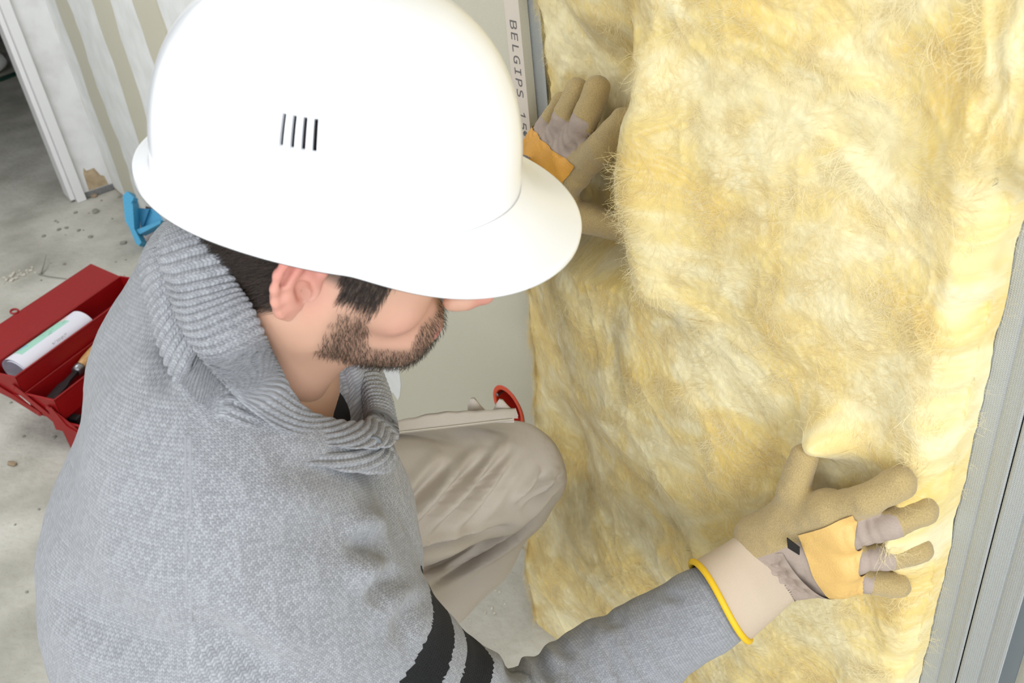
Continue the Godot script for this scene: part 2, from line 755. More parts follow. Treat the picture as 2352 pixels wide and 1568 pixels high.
func build_room() -> void:
	# floor: one slab that runs under the partition and through the doorway
	var fl := slab_box("floor", Vector3(-8.2, -0.12, -3.2), Vector3(2.5, 0, 3.5), M.concrete, self, 0.0)
	tag(fl, "bare dusty grey concrete floor", "", "", "structure")
	var ce := slab_box("ceiling", Vector3(-8.2, 2.6, -3.2), Vector3(2.5, 2.75, 3.5), M.ceiling, self, 0.0)
	tag(ce, "plain white ceiling", "", "", "structure")
	# the ceiling panel that lights the far half
	var cp := shell("ceiling_light_panel")
	tag(cp, "flush white ceiling light panel")
	slab_box("frame", Vector3(-3.24, 2.565, 0.76), Vector3(-1.96, 2.6, 1.44), M.gloss_white, cp, 0.004)
	slab_box("diffuser", Vector3(-3.2, 2.562, 0.8), Vector3(-2.0, 2.566, 1.4), M.glow, cp, 0.001)
	# partition with its plasterboards on both faces
	var pb := shell("wall_partition")
	tag(pb, "half boarded stud partition of beige plasterboard")
	for k in 2:
		var x0 := -3.51 + [0.0, 1.205][k] as float
		var x1 := [-2.308, -1.513][k] as float
		slab_box("drywall_panel", Vector3(x0, 0.012, -0.0125), Vector3(x1, 2.6, 0.0), M.board, pb, 0.0015)
	# the panel with the hole for the socket box
	var cut := CSGBox3D.new()
	cut.name = "drywall_panel"
	cut.size = Vector3(0.604, 2.588, 0.0125)
	cut.position = Vector3(-1.208, 1.306, -0.00625)
	cut.material = M.board
	var drill := CSGCylinder3D.new()
	drill.name = "socket_hole"
	drill.operation = CSGShape3D.OPERATION_SUBTRACTION
	drill.radius = 0.0362
	drill.height = 0.05
	drill.sides = 40
	drill.material = M.board
	drill.transform = Transform3D(Basis(Vector3.RIGHT, PI / 2), BOX_AT - cut.position)
	cut.add_child(drill)
	pb.add_child(cut, true)
	slab_box("drywall_panel", Vector3(-3.51, 0.0, -0.095), Vector3(-0.20, 2.6, -0.0825), M.board, pb, 0.001)
	# tapered paper edge that carries the print
	slab_box("board_edge_strip", Vector3(-0.935, 0.012, 0.0), Vector3(-0.9062, 2.6, 0.0006), M.board_edge, pb, 0.0003)
	joint_strip(pb, -3.505, -3.36, 0.03, 11)
	joint_strip(pb, -3.19, -2.90, 0.05, 12)
	joint_strip(pb, -2.72, -2.49, 0.04, 13)
	joint_strip(pb, -2.30, -1.85, 0.05, 14)
	var track := MB.new()
	track.box(Vector3(3.3, 0.03, 0.05), tf(Vector3(-1.85, 0.015, -0.035)), 0.001)
	part("floor_track", track, M.zinc_dark, pb)
	# white filler patch low on the board
	var patch := PackedVector2Array()
	for q in [[-1.531, 0.262], [-1.42, 0.262], [-1.432, 0.19], [-1.448, 0.152], [-1.462, 0.134], [-1.478, 0.146], [-1.493, 0.132], [-1.508, 0.141], [-1.512, 0.166], [-1.519, 0.19]]:
		patch.append(Vector2(q[0], q[1]))
	patch.reverse()
	var pm := MB.new()
	pm.slab(patch, tf(Vector3(0, 0, 0.0)), 0.0008)
	part("filler_patch", pm, M.joint, pb)
	# the print on the board edge: letters turned a quarter, reading downwards
	letters(pb)
	# screw hole with torn paper
	var hole := MB.new()
	hole.lathe([Vector2(0.004, 0.0), Vector2(0.0033, 0.0012), Vector2(0.003, 0.0006), Vector2(0.001, 0.0003), Vector2(0.0, 0.0003)], Transform3D(Basis(Vector3.RIGHT, PI / 2), Vector3(-0.9172, 0.8584, 0.0006)), 9)
	part("screw_hole", hole, M.cement, pb)
	# wall with the doorway
	var wl := shell("wall_left")
	tag(wl, "white plastered wall with a doorway")
	slab_box("wall_panel", Vector3(-3.60, 0.022, -0.0125), Vector3(-3.51, 2.6, 0.105), M.paint, wl, 0.002)
	slab_box("wall_panel", Vector3(-3.60, 0.0, 1.06), Vector3(-3.51, 2.6, 3.5), M.paint, wl, 0.002)
	slab_box("wall_panel", Vector3(-3.60, 2.06, 0.105), Vector3(-3.51, 2.6, 1.06), M.paint, wl, 0.002)
	slab_box("wall_panel", Vector3(-3.60, 0.0, -3.2), Vector3(-3.51, 2.6, -0.095), M.paint, wl, 0.002)
	var bp := PackedVector2Array()
	for q in [[0.014, 0.026], [0.086, 0.026], [0.082, 0.06], [0.07, 0.068], [0.058, 0.1], [0.03, 0.098], [0.024, 0.112], [0.017, 0.09]]:
		bp.append(Vector2(q[0], q[1]))
	var bm := MB.new()
	bm.slab(bp, Transform3D(Basis(Vector3(0, 0, -1), Vector3.UP, Vector3.RIGHT), Vector3(-3.51, 0, 0.1)), 0.001)
	part("bare_plaster_patch", bm, M.bare, wl)
	var tr := slab_box("trim_1", Vector3(-3.60, 0.0, -0.0125), Vector3(-3.506, 0.022, 0.105), M.cement, self, 0.003)
	tag(tr, "grey cement strip at the foot of the white wall", "", "", "structure")
	# gap at the foot of the boards, dirty brown
	var gap := slab_box("trim_2", Vector3(-3.505, 0.0, -0.012), Vector3(-0.93, 0.011, -0.001), M.bare, self, 0.002)
	tag(gap, "brown dirty edge under the plasterboard", "", "", "structure")
	# door frame: stop, post and lining
	var df := shell("door_1")
	tag(df, "white painted door frame without a door")
	slab_box("casing", Vector3(-3.56, 0.0, 0.1055), Vector3(-3.492, 2.06, 0.139), M.gloss_white, df, 0.003)
	slab_box("stop", Vector3(-3.60, 0.008, 0.1395), Vector3(-3.515, 2.06, 0.156), M.gloss_white, df, 0.002)
	slab_box("casing", Vector3(-3.56, 0.0, 1.03), Vector3(-3.492, 2.06, 1.06), M.gloss_white, df, 0.003)
	slab_box("casing", Vector3(-3.56, 2.03, 0.139), Vector3(-3.492, 2.06, 1.03), M.gloss_white, df, 0.003)
	# dark room beyond
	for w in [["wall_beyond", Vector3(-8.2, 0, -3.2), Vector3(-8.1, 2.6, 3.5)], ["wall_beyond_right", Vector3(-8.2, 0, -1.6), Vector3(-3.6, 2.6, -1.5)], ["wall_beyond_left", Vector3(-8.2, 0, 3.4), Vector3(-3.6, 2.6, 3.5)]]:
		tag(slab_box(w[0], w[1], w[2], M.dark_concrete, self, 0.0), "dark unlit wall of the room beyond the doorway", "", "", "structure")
	# window walls behind and beside the photographer
	window_wall("wall_right", "window_1", Vector3(2.3, 0, -3.2), Vector3(0, 0, 1), 6.7, 3.2, 5.8)
	window_wall("wall_front", "window_2", Vector3(-3.51, 0, 3.3), Vector3(1, 0, 0), 5.81, 1.9, 5.55)
	tag(slab_box("wall_far", Vector3(-3.6, 0, -3.2), Vector3(2.5, 2.6, -3.1), M.paint, self, 0.0), "white wall behind the partition", "", "", "structure")


func window_wall(called: String, win: String, at: Vector3, along: Vector3, length: float, a: float, b: float) -> void:
	var o := shell(called)
	tag(o, "white wall with a wide window")
	var out := along.cross(Vector3.UP) * (1.0 if along.z > 0.5 else 1.0)
	out = Vector3(1, 0, 0) if along.z > 0.5 else Vector3(0, 0, 1)
	var spans := [[0.0, a, 0.0, 2.6], [b, length, 0.0, 2.6], [a, b, 0.0, 0.65], [a, b, 2.5, 2.6]]
	for s in spans:
		var lo: Vector3 = at + along * s[0] + Vector3.UP * s[2]
		var hi: Vector3 = at + along * s[1] + Vector3.UP * s[3] + out * 0.2
		slab_box("wall_panel", lo, hi, M.paint, o, 0.002)
	var w := shell(win)
	tag(w, "wide window with white frame")
	var f := MB.new()
	var mid := at + along * ((a + b) * 0.5) + out * 0.14
	for y in [0.68, 2.47]:
		f.box(along * (b - a) + Vector3.UP * 0.06 + out * 0.05, tf(mid + Vector3.UP * y), 0.004)
	for k in 4:
		f.box(along * 0.06 + Vector3.UP * 1.73 + out * 0.05, tf(at + along * lerpf(a + 0.03, b - 0.03, k / 3.0) + out * 0.14 + Vector3.UP * 1.575), 0.004)
	part("window_frame", f, M.gloss_white, w)


func joint_strip(parent: Node, x0: float, x1: float, wob: float, sd: int) -> void:
	var nz := noise(3.5, 3, sd)
	var rows := []
	for i in 90:
		var y := 0.013 + 2.58 * i / 89.0
		var a := x0 + nz.get_noise_2d(y, 0.0) * wob
		var b := x1 + nz.get_noise_2d(y, 9.0) * wob * 0.6
		rows.append([Vector3(maxf(a, -3.509), y, 0.0001), Vector3(maxf(a, -3.509) + 0.012, y, 0.0011), Vector3((a + b) / 2, y, 0.0018), Vector3(b - 0.012, y, 0.0011), Vector3(b, y, 0.0001)])
	var mb := MB.new()
	mb.skin(rows)
	part("joint_compound", mb, M.joint, parent)


func letters(parent: Node) -> void:
	var font := SystemFont.new()
	font.font_names = PackedStringArray(["Droid Sans Mono"])
	# each glyph by itself at its place down the edge
	var word := "BELGIPS 15"
	var top := Vector3(-0.9156, 1.0018, 0.0006)
	var end := Vector3(-0.9088, 0.8611, 0.0006)
	for i in word.length():
		if word[i] == " ":
			continue
		var t := TextMesh.new()
		t.text = word[i]
		t.font = font
		t.font_size = 32
		t.pixel_size = 0.0168 / 32.0
		t.depth = 0.0004
		t.horizontal_alignment = HORIZONTAL_ALIGNMENT_CENTER
		t.vertical_alignment = VERTICAL_ALIGNMENT_CENTER
		var o := part("letter", t, M.ink, parent)
		o.transform = Transform3D(Basis(Vector3(0, -1, 0), Vector3(1, 0, 0), Vector3(0, 0, 1)), Vector3(-0.9205, lerpf(top.y, end.y, (i + 0.5) / word.length()), 0.0008))
		o.scale = Vector3(1.25, 1.0, 1.0)


# an open steel C-profile seen from its flange: x0 the flange's near edge, the web on the side `web`
func stud(label: String, x0: float, x1: float, web: int) -> void:
	var o := thing("metal_stud", label, "metal stud", tf(Vector3(x0, 0, -0.0131)), "galvanised studs of the partition")
	var w := x1 - x0
	# flange with two shallow grooves and a folded lip
	var prof := []
	for q in [[0.0, -0.012], [0.0, -0.001], [0.001, 0.0], [w * 0.12, 0.0], [w * 0.17, -0.0007], [w * 0.47, -0.0007], [w * 0.51, -0.0024], [w * 0.55, -0.0007], [w * 0.84, -0.0007], [w * 0.88, 0.0], [w - 0.001, 0.0], [w, -0.001]]:
		prof.append(Vector2(q[0], q[1]))
	var mb := MB.new()
	var rows := []
	var uvs := []
	for i in 2:
		var row := []
		var uvr := []
		for q in prof:
			row.append(Vector3(q.x, 2.59 * i + 0.002, q.y))
			uvr.append(Vector2(q.x, 2.59 * i) / 0.004)
		for k in range(prof.size() - 1, -1, -1):
			row.append(Vector3(clampf(prof[k].x, 0.0006, w - 0.0006), 2.59 * i + 0.002, prof[k].y - 0.0006))
			uvr.append(Vector2(prof[k].x, 2.59 * i) / 0.004)
		rows.append(row)
		uvs.append(uvr)
	rows.reverse()
	uvs.reverse()
	mb.skin(rows, uvs, true)
	part("flange", mb, M.knurl, o)
	var wm := MB.new()
	var wx := w - 0.0006 if web > 0 else 0.0006
	wm.box(Vector3(0.0006, 2.59, 0.047), tf(Vector3(wx, 1.297, -0.0245)), 0.0002)
	part("web", wm, M.zinc_web, o)
	var lm := MB.new()
	lm.box(Vector3(w, 2.59, 0.0006), tf(Vector3(w * 0.5, 1.297, -0.0478)), 0.0002)
	part("back_flange", lm, M.zinc_web, o)


func build_studs() -> void:
	# knurled zinc: rows of small dimples
	var size := 128
	var im := Image.create(size, size, false, Image.FORMAT_L8)
	for y in size:
		for x in size:
			var u := Vector2(fposmod(x / 32.0, 1.0) - 0.5, fposmod(y / 32.0 + 0.5 * (int(x / 32.0) % 2), 1.0) - 0.5)
			im.set_pixel(x, y, Color.from_hsv(0, 0, 1.0 - smoothstep(0.15, 0.42, u.length())))
	var k := plain(Color(0.71, 0.72, 0.715), 0.5, 0.35)
	k.heightmap_enabled = true
	k.heightmap_texture = ImageTexture.create_from_image(im)
	k.heightmap_scale = 0.025
	k.uv1_scale = Vector3(0.5, 0.5, 0.5)
	M.knurl = k
	M.zinc_web = plain(Color(0.50, 0.55, 0.60), 0.38, 0.75)
	stud("galvanised steel stud beside the printed board edge", -0.925, -0.885, 1)
	stud("wide knurled steel stud touching the wool at the right edge", -0.301, -0.2632, -1)
	stud("steel stud with shaded web, outermost at the lower right corner", -0.2622, -0.2235, 1)


# ---------------------------------------------------------------- glass wool
var wn := {}


func wool_left(y: float) -> float:
	return lerpf(-0.92, -0.872, ss(0.70, 0.86, y)) + wn.mid.get_noise_2d(y * 1.0, 40.0) * 0.008 + wn.fine.get_noise_2d(y, 3.0) * 0.0025


func wool_right(y: float) -> float:
	return lerpf(-0.299, -0.19, ss(0.955, 1.03, y)) + wn.small.get_noise_2d(y * 0.6, 70.0) * 0.003


func wool_z(x: float, y: float) -> float:
	var wx: float = x + wn.big.get_noise_2d(x, y + 5.0) * 0.06
	var wy: float = y + wn.big.get_noise_2d(x + 9.0, y) * 0.06
	var z: float = 0.074 + wn.big.get_noise_2d(wx, wy) * 0.014 - 0.034 * ss(-0.62, -0.34, x)
	# soft billows, a few pulled folds, and finer ruffles on top
	z += wn.mid.get_noise_2d(wx, wy) * 0.0042
	var fold: float = 1.0 - absf(wn.mid.get_noise_2d(wx * 0.8 + 31.0, wy * 0.55))
	z += pow(maxf(fold - 0.78, 0.0) / 0.22, 2.0) * 0.0014
	z += wn.small.get_noise_2d(wx, wy * 1.3) * 0.0013
	# the left edge lies nearly flat against the board above and stands out at the floor
	var xl0 := lerpf(-0.92, -0.872, ss(0.70, 0.86, y))
	z = lerpf(z, lerpf(0.094, 0.026, ss(0.0, 0.62, y)) + (z - 0.074) * 0.5, 1.0 - ss(0.0, 0.17, x - xl0))
	# the pocket pressed in round the upper hand
	var p := (1.0 - ss(-0.672, -0.628, x + 0.012 * sin(y * 30.0))) * ss(0.735, 0.775, y - (x + 0.75) * 0.12)
	p *= 1.0 - 0.55 * ss(0.99, 1.05, y)
	z = lerpf(z, 0.014 + (z - 0.074) * 0.5 - 0.02 * ss(-0.76, -0.86, x), p)
	if y > 0.76:
		z = maxf(z, 0.004 + 0.004 * wn.small.get_noise_2d(x, y))
	z += 0.034 * exp(-pow((x + 0.615) / 0.035, 2.0)) * ss(0.74, 0.8, y) * (1.0 - ss(1.0, 1.06, y))
	# hollow above it
	z -= 0.045 * exp(-(pow((x + 0.632) / 0.016, 2.0) + pow((y - 1.005) / 0.018, 2.0)))
	# knee dent
	z -= 0.03 * exp(-(pow((x + 0.80) / 0.06, 2.0) + pow((y - 0.44) / 0.07, 2.0)))
	# lump hanging over the thumb of the lower glove, and fluff over its fingertips
	z += 0.045 * exp(-(pow((x + 0.402) / 0.026, 2.0) + pow((y - 0.70) / 0.022, 2.0)))
	# rounds into the stud on the right, except where the torn strip lies over it
	var strip := ss(0.955, 1.02, y)
	var dr := clampf((x + 0.325 + 0.006 * wn.mid.get_noise_2d(y * 2.0, 5.0)) / 0.025, 0.0, 1.0)
	z = lerpf(z - (z - 0.004) * (1.0 - sqrt(1.0 - dr * dr * 0.98)), z, strip)
	z += 0.034 * exp(-(pow((x + 0.316) / 0.015, 2.0) + pow((y - 0.63) / 0.048, 2.0))) * (0.8 + 0.4 * wn.small.get_noise_2d(x, y))
	if strip > 0.0 and x > -0.37:
		var q := ss(-0.352, -0.33, x + wn.mid.get_noise_2d(y, 8.0) * 0.02)
		z += strip * q * (0.010 + 0.0016 * sin(x * 300.0 + wn.mid.get_noise_2d(y * 0.7, 3.0) * 5.0 + wn.mid.get_noise_2d(x * 3.0, y) * 3.0) + 0.003 * wn.small.get_noise_2d(x * 1.6, y * 0.35))
	return z


func wool_color(x: float, y: float) -> Color:
	var wx: float = x + wn.mid.get_noise_2d(x, y + 15.0) * 0.03
	var wy: float = y + wn.mid.get_noise_2d(x + 29.0, y) * 0.03
	var a: float = wn.tone.get_noise_2d(wx, wy)
	var b: float = wn.small.get_noise_2d(wx + 50.0, wy)
	var c := Color(0.82, 0.645, 0.255)
	c = c.lerp(Color(0.87, 0.77, 0.47), ss(-0.28, 0.42, a + b * 0.35))
	c = c.lerp(Color(0.80, 0.56, 0.15), 0.65 * ss(0.15, 0.65, -a + b * 0.3))
	var s: float = wn.fine.get_noise_2d(wx * 1.6, wy * 0.7)
	var w: float = wn.fine.get_noise_2d((wx + wy * 0.6) * 2.6 + b * 0.02, (wy - wx * 0.6) * 0.35)
	c = c.lerp(Color(0.86, 0.755, 0.47), 0.4 * ss(0.1, 0.5, w))
	return c * (1.0 + 0.05 * s + 0.05 * w)


func build_batt() -> void:
	wn = {"big": noise(3.2, 2, 1), "mid": noise(9.0, 2, 2), "small": noise(26.0, 3, 3), "fine": noise(90.0, 2, 4), "tone": noise(8.0, 3, 8)}
	var o := thing("insulation_batt", "tall yellow glass wool batt being pressed between the studs", "insulation", tf(Vector3(-0.6, 0, 0)))
	var base := Vector3(-0.6, 0, 0)
	var rows := []
	var uvs := []
	var cols := []
	var nu := 330
	var nv := 700
	var side := 14
	for i in nv:
		var y := 1.5 * i / (nv - 1.0)
		var xl := wool_left(y)
		var xr := wool_right(y)
		var row := []
		var uvr := []
		var z0 := wool_z(xl + 0.02, y)
		for j in side:
			var t := float(j) / side
			var zz := lerpf(-0.04, z0 - 0.02, t)
			row.append(Vector3(xl + wn.fine.get_noise_2d(y * 1.2, zz * 1.2) * 0.004, y, zz) - base)
			uvr.append(Vector2(zz - 1.0, y) / 0.16)
		for j in nu:
			var x := lerpf(xl, xr, pow(float(j) / (nu - 1.0), 1.0))
			var z := wool_z(x, y)
			var dl := x - xl
			if dl < 0.02:
				z -= 0.02 - sqrt(maxf(0.0, 0.0004 - (0.02 - dl) * (0.02 - dl)))
			z += wn.fine.get_noise_2d(x, y) * 0.0007
			row.append(Vector3(x, y, z) - base)
			uvr.append(Vector2(x, y) / 0.16)
		var zr: float = row[-1].z
		for t in [0.3, 0.7, 1.0]:
			row.append(Vector3(xr + 0.0005, y, lerpf(zr, -0.012, t)) - base)
			uvr.append(Vector2(xr + zr, y) / 0.16)
		rows.append(row)
		uvs.append(uvr)
	rows.reverse()
	uvs.reverse()
	var mb := MB.new()
	mb.skin(rows, uvs)
	for i in mb.v.size():
		var p := mb.v[i] + base
		mb.c[i] = wool_color(p.x + (p.z * 0.7), p.y)
	part("wool", mb, M.wool, o)
	fibres(o, base)


func fibres(o: Node3D, base: Vector3) -> void:
	# loose curled fibres lying on the wool
	for variant in 4:
		var mb := MB.new()
		var r := RandomNumberGenerator.new()
		r.seed = 100 + variant
		for s in 7:
			var p := Vector3(r.randf_range(-0.006, 0.006), r.randf_range(-0.005, 0.005), r.randf_range(-0.001, 0.0005))
			var a := r.randf_range(-0.5, 0.5)
			var curl := r.randf_range(-0.5, 0.5)
			var rows := []
			var n := 7
			for k in n:
				var w := 0.00008 * (1.0 - 0.8 * absf(k / (n - 1.0) - 0.5))
				var q := Vector3(-sin(a), cos(a), 0.0) * w
				rows.append([p + q, p - q])
				p += Vector3(cos(a), sin(a), r.randf_range(-0.22, 0.30)) * 0.0030
				a += curl * 0.6 + r.randf_range(-0.25, 0.25)
			mb.skin(rows)
		for i in mb.n.size():
			mb.n[i] = Vector3(0, 0, 1)
		var mm := MultiMesh.new()
		mm.transform_format = MultiMesh.TRANSFORM_3D
		mm.use_colors = true
		mm.mesh = mb.done()
		var count := 5500
		mm.instance_count = count
		for i in count:
			var y := r.randf_range(0.0, 1.3)
			var xl := wool_left(y)
			var x := lerpf(xl, wool_right(y), r.randf())
			if i % 12 == 0:
				x = xl + r.randf() * 0.012
			var z := wool_z(x, y)
			var gx := (wool_z(x + 0.004, y) - z) / 0.004
			var gy := (wool_z(x, y + 0.004) - z) / 0.004
			if x - xl < 0.02:
				z -= 0.02 - sqrt(maxf(0.0, 0.0004 - pow(0.02 - (x - xl), 2.0)))
				gx += 1.2
			if gx * gx + gy * gy > 4.0:
				z -= 0.03
			var nn := Vector3(-gx, -gy, 1).normalized()
			var a: float = wn.mid.get_noise_2d(x + 7.0, y) * 5.0 + r.randf_range(-0.5, 0.5)
			var dir := Vector3(cos(a), sin(a), 0)
			dir = (dir - nn * dir.dot(nn)).normalized()
			var sc := r.randf_range(0.6, 1.5)
			mm.set_instance_transform(i, Transform3D(Basis(dir, nn.cross(dir), nn).scaled(Vector3(sc, sc, sc)), Vector3(x, y, z + 0.0004) - base))
			mm.set_instance_color(i, wool_color(x, y).lerp(Color(0.90, 0.785, 0.50), 0.2 + r.randf() * 0.5))
		var mi := MultiMeshInstance3D.new()
		mi.name = "loose_fibre"
		mi.multimesh = mm
		mi.material_override = M.strand
		o.add_child(mi, true)
		tag(mi, "", "", "", "stuff")


# ---------------------------------------------------------------- hard hat
const HAT := Transform3D(Vector3(0.6635, -0.2345, -0.7105), Vector3(0.1853, 0.9715, -0.1476), Vector3(0.7249, -0.0337, 0.6881), Vector3(-0.5869, 1.0433, 0.4105))


func hat_point(phi: float, t: float, grow := 0.0) -> Vector3:
	var k := pow(cos(t), 0.8132)
	return Vector3((0.1303 + grow) * k * cos(phi), (0.1385 + grow) * pow(sin(t), 0.8132), (0.1048 + grow) * k * sin(phi))


func hat_brim(phi: float, u: float) -> Vector3:
	# u 0 at the shell's foot, 1 at the brim's edge
	var c := cos(phi)
	var w := clampf((c - cos(1.2822)) / (1.0 - cos(1.2822)), 0.0, 1.0)
	w = w * w * (3.0 - 2.0 * w)
	var r0 := 1.0 / sqrt(pow(c / 0.1303, 2.0) + pow(sin(phi) / 0.1048, 2.0))
	var r1 := 1.0 / sqrt(pow(c / 0.1418, 2.0) + pow(sin(phi) / 0.1163, 2.0)) + 0.0372 * pow(w, 0.75)
	var r := lerpf(r0, r1, u)
	var e := ss(0.0, 1.0, w)
	var y := lerpf(-0.001 * u, 0.008 * pow(1.0 - u, 2.0) - 0.004 * u, e) - 0.0100 * u * ss(-0.45, 1.0, c)
	return Vector3(r * c, y, r * sin(phi))


func build_hat() -> void:
	var o := thing("hard_hat", "glossy white hard hat with four vent slots on the man's head", "hard hat", HAT)
	var phis := []
	var slots := [1.50, 1.555, 1.61, 1.665]
	for k in 150:
		var f := TAU * k / 150.0
		var clear := true
		for s in slots:
			if absf(f - s) < 0.03:
				clear = false
		if clear:
			phis.append(f)
	for s in slots:
		phis.append_array([s - 0.0145, s - 0.0115, s + 0.0115, s + 0.0145])
	phis.sort()
	var ts := []
	for k in 61:
		var t := PI / 2 * pow(k / 60.0, 1.0)
		if absf(t - 0.335) > 0.012 and absf(t - 0.54) > 0.012:
			ts.append(t)
	ts.append_array([0.33, 0.335, 0.54, 0.545])
	ts.sort()
	var in_slot := func(f: float, t: float) -> bool:
		if t < 0.335 or t > 0.54:
			return false
		for s in slots:
			if absf(f - s) < 0.0115:
				return true
		return false
	var mb := MB.new()
	var np := phis.size()
	for t in ts:
		for f in phis:
			mb.vert(hat_point(f, t))
	for i in ts.size() - 1:
		for j in np:
			var k := (j + 1) % np
			var f: float = (phis[j] + phis[k]) * 0.5 if k else phis[j] + 0.01
			if in_slot.call(f, (ts[i] + ts[i + 1]) * 0.5):
				continue
			mb.quad(i * np + j, (i + 1) * np + j, (i + 1) * np + k, i * np + k)
	# walls of the slots, sloping up and out at their lower end
	for s in slots:
		var rows := []
		var ring := []
		for q in 13:
			ring.append([s - 0.0115, lerpf(0.335, 0.54, q / 12.0)])
		for q in 13:
			ring.append([s + 0.0115, lerpf(0.54, 0.335, q / 12.0)])
		var outer := []
		var inner := []
		for q in ring:
			outer.append(hat_point(q[0], q[1]))
			inner.append(hat_point(q[0], lerpf(q[1], 0.54, 0.26 * ss(0.40, 0.335, q[1])), -0.004))
		rows = [outer, inner]
		mb.skin(rows, [], true)
	# inside of the shell
	var inner_rows := []
	for i in 25:
		var row := []
		for j in 90:
			var f := TAU * j / 90.0
			row.append(hat_point(f, PI / 2 * i / 24.0, -0.004))
		inner_rows.append(row)
	var keep := MB.new()
	keep.skin(inner_rows, [], true)
	part("shell", mb, M.white_plastic, o)
	# brim and peak: top, rolled edge, underside
	var br := MB.new()
	var rows := []
	for lev in [[0.0, 0.006, 0.0], [0.02, 0.0, 0.0], [0.25, 0.0, 0.0], [0.5, 0.0, 0.0], [0.75, 0.0, 0.0], [0.94, 0.0005, 0.0], [0.985, 0.0, 0.0], [1.0, -0.0015, 0.0], [1.0, -0.005, 0.0], [0.985, -0.0062, 0.0], [0.93, -0.0045, 0.0], [0.75, -0.0035, 0.0], [0.4, -0.0035, 0.0], [0.0, -0.003, 0.0], [-0.06, -0.003, 0.0]]:
		var row := []
		for j in 180:
			var f := TAU * j / 180.0
			var p := hat_brim(f, lev[0])
			p.y += lev[1]
			if lev[0] == 0.0 and lev[1] > 0.0:
				p = hat_point(f, 0.02, -0.0002)
			row.append(p)
		rows.append(row)
	rows.reverse()
	br.skin(rows, [], true)
	part("brim", br, M.white_plastic, o)
	# dark padding inside, seen through the slots
	var pad := MB.new()
	var prow := []
	for i in 20:
		var row := []
		for j in 60:
			row.append(hat_point(TAU * j / 60.0, 0.06 + (PI / 2 - 0.06) * i / 19.0, -0.013))
		prow.append(row)
	prow.reverse()
	pad.skin(prow, [], true)
	part("padding", pad, M.padding, o)


# ---------------------------------------------------------------- the man
const HEAD := Transform3D(Vector3(0.4537, -0.4904, -0.7441), Vector3(0.3828, 0.8612, -0.3342), Vector3(0.8048, -0.1332, 0.5785), Vector3(-0.6133, 0.9862, 0.4204))
const LOOK := Vector3(-0.693, -0.553, -0.463)

var S1 := Vector3(-0.6083, 0.8252, 0.5623)
var E1 := Vector3(-0.4988, 0.4628, 0.4100)
var W1 := Vector3(-0.4411, 0.5099, 0.1600)
var S2 := Vector3(-0.8135, 0.8196, 0.3684)
var E2 := Vector3(-0.8817, 0.7814, 0.1704)
var W2 := Vector3(-0.7918, 0.8407, 0.0839)
var arm: PackedVector3Array
var arm2: PackedVector3Array
var arm_uv: PackedVector3Array
var creases := []


func knit_textures() -> void:
	# stocking stitch: columns of V, heathered grey
	var wales := 16
	var size := 512
	var cellw := size / wales
	var height := PackedByteArray()
	height.resize(size * size)
	var tone := PackedByteArray()
	tone.resize(size * size * 3)
	var r := RandomNumberGenerator.new()
	r.seed = 5
	var stitch := []
	for i in wales * wales * 2:
		stitch.append(r.randf_range(-1.0, 1.0))
	var nz := noise_image(size, 0.12, 3, 61)
	nz.convert(Image.FORMAT_L8)
	var nb: PackedByteArray = nz.get_data()
	for y in size:
		for x in size:
			var u := fposmod(x, cellw) / cellw
			var side := 0 if u < 0.5 else 1
			var a := absf(u - 0.5) * 2.0
			var v := fposmod(y - a * cellw * 0.55, size) / cellw
			var row := int(v) % wales
			var t := v - floorf(v)
			var leg := sin(PI * clampf(t, 0, 1)) * (0.25 + 0.75 * sin(PI * clampf(a * 0.92 + 0.06, 0.0, 1.0)))
			var grain := nb[y * size + x] / 255.0
			height[y * size + x] = int(clampf(leg * 0.8 + grain * 0.25, 0, 1) * 255)
			var k: float = stitch[(int(x / cellw) * 2 + side) * wales + row]
			var g := 0.60 + 0.050 * k + 0.09 * (grain - 0.5) + 0.12 * (leg - 0.5)
			var i := (y * size + x) * 3
			tone[i] = int(clampf(g * 0.995, 0, 1) * 255)
			tone[i + 1] = int(clampf(g * 1.0, 0, 1) * 255)
			tone[i + 2] = int(clampf(g * 1.025, 0, 1) * 255)
	var ht := ImageTexture.create_from_image(Image.create_from_data(size, size, false, Image.FORMAT_L8, height))
	var ct := ImageTexture.create_from_image(Image.create_from_data(size, size, false, Image.FORMAT_RGB8, tone))
	var k := plain(Color(1, 1, 1), 0.95)
	k.albedo_texture = ct
	k.heightmap_enabled = true
	k.heightmap_texture = ht
	k.heightmap_scale = 0.065
	k.rim_enabled = true
	k.rim = 0.5
	k.rim_tint = 0.5
	M.knit = k
	var b: StandardMaterial3D = k.duplicate()
	b.albedo_color = Color(0.13, 0.13, 0.14)
	b.rim = 0.2
	M.knit_black = b
	M.knit_plain = plain(Color(0.60, 0.60, 0.615), 0.95)


func dense(ps: Array, n: int) -> PackedVector3Array:
	var c := Curve3D.new()
	c.bake_interval = 0.004
	for i in ps.size():
		var t: Vector3 = (ps[mini(i + 1, ps.size() - 1)] - ps[maxi(i - 1, 0)]) / 6.0
		c.add_point(ps[i], -t, t)
	var out := PackedVector3Array()
	var l := c.get_baked_length()
	for i in n:
		out.append(c.sample_baked(l * i / (n - 1.0), true))
	return out


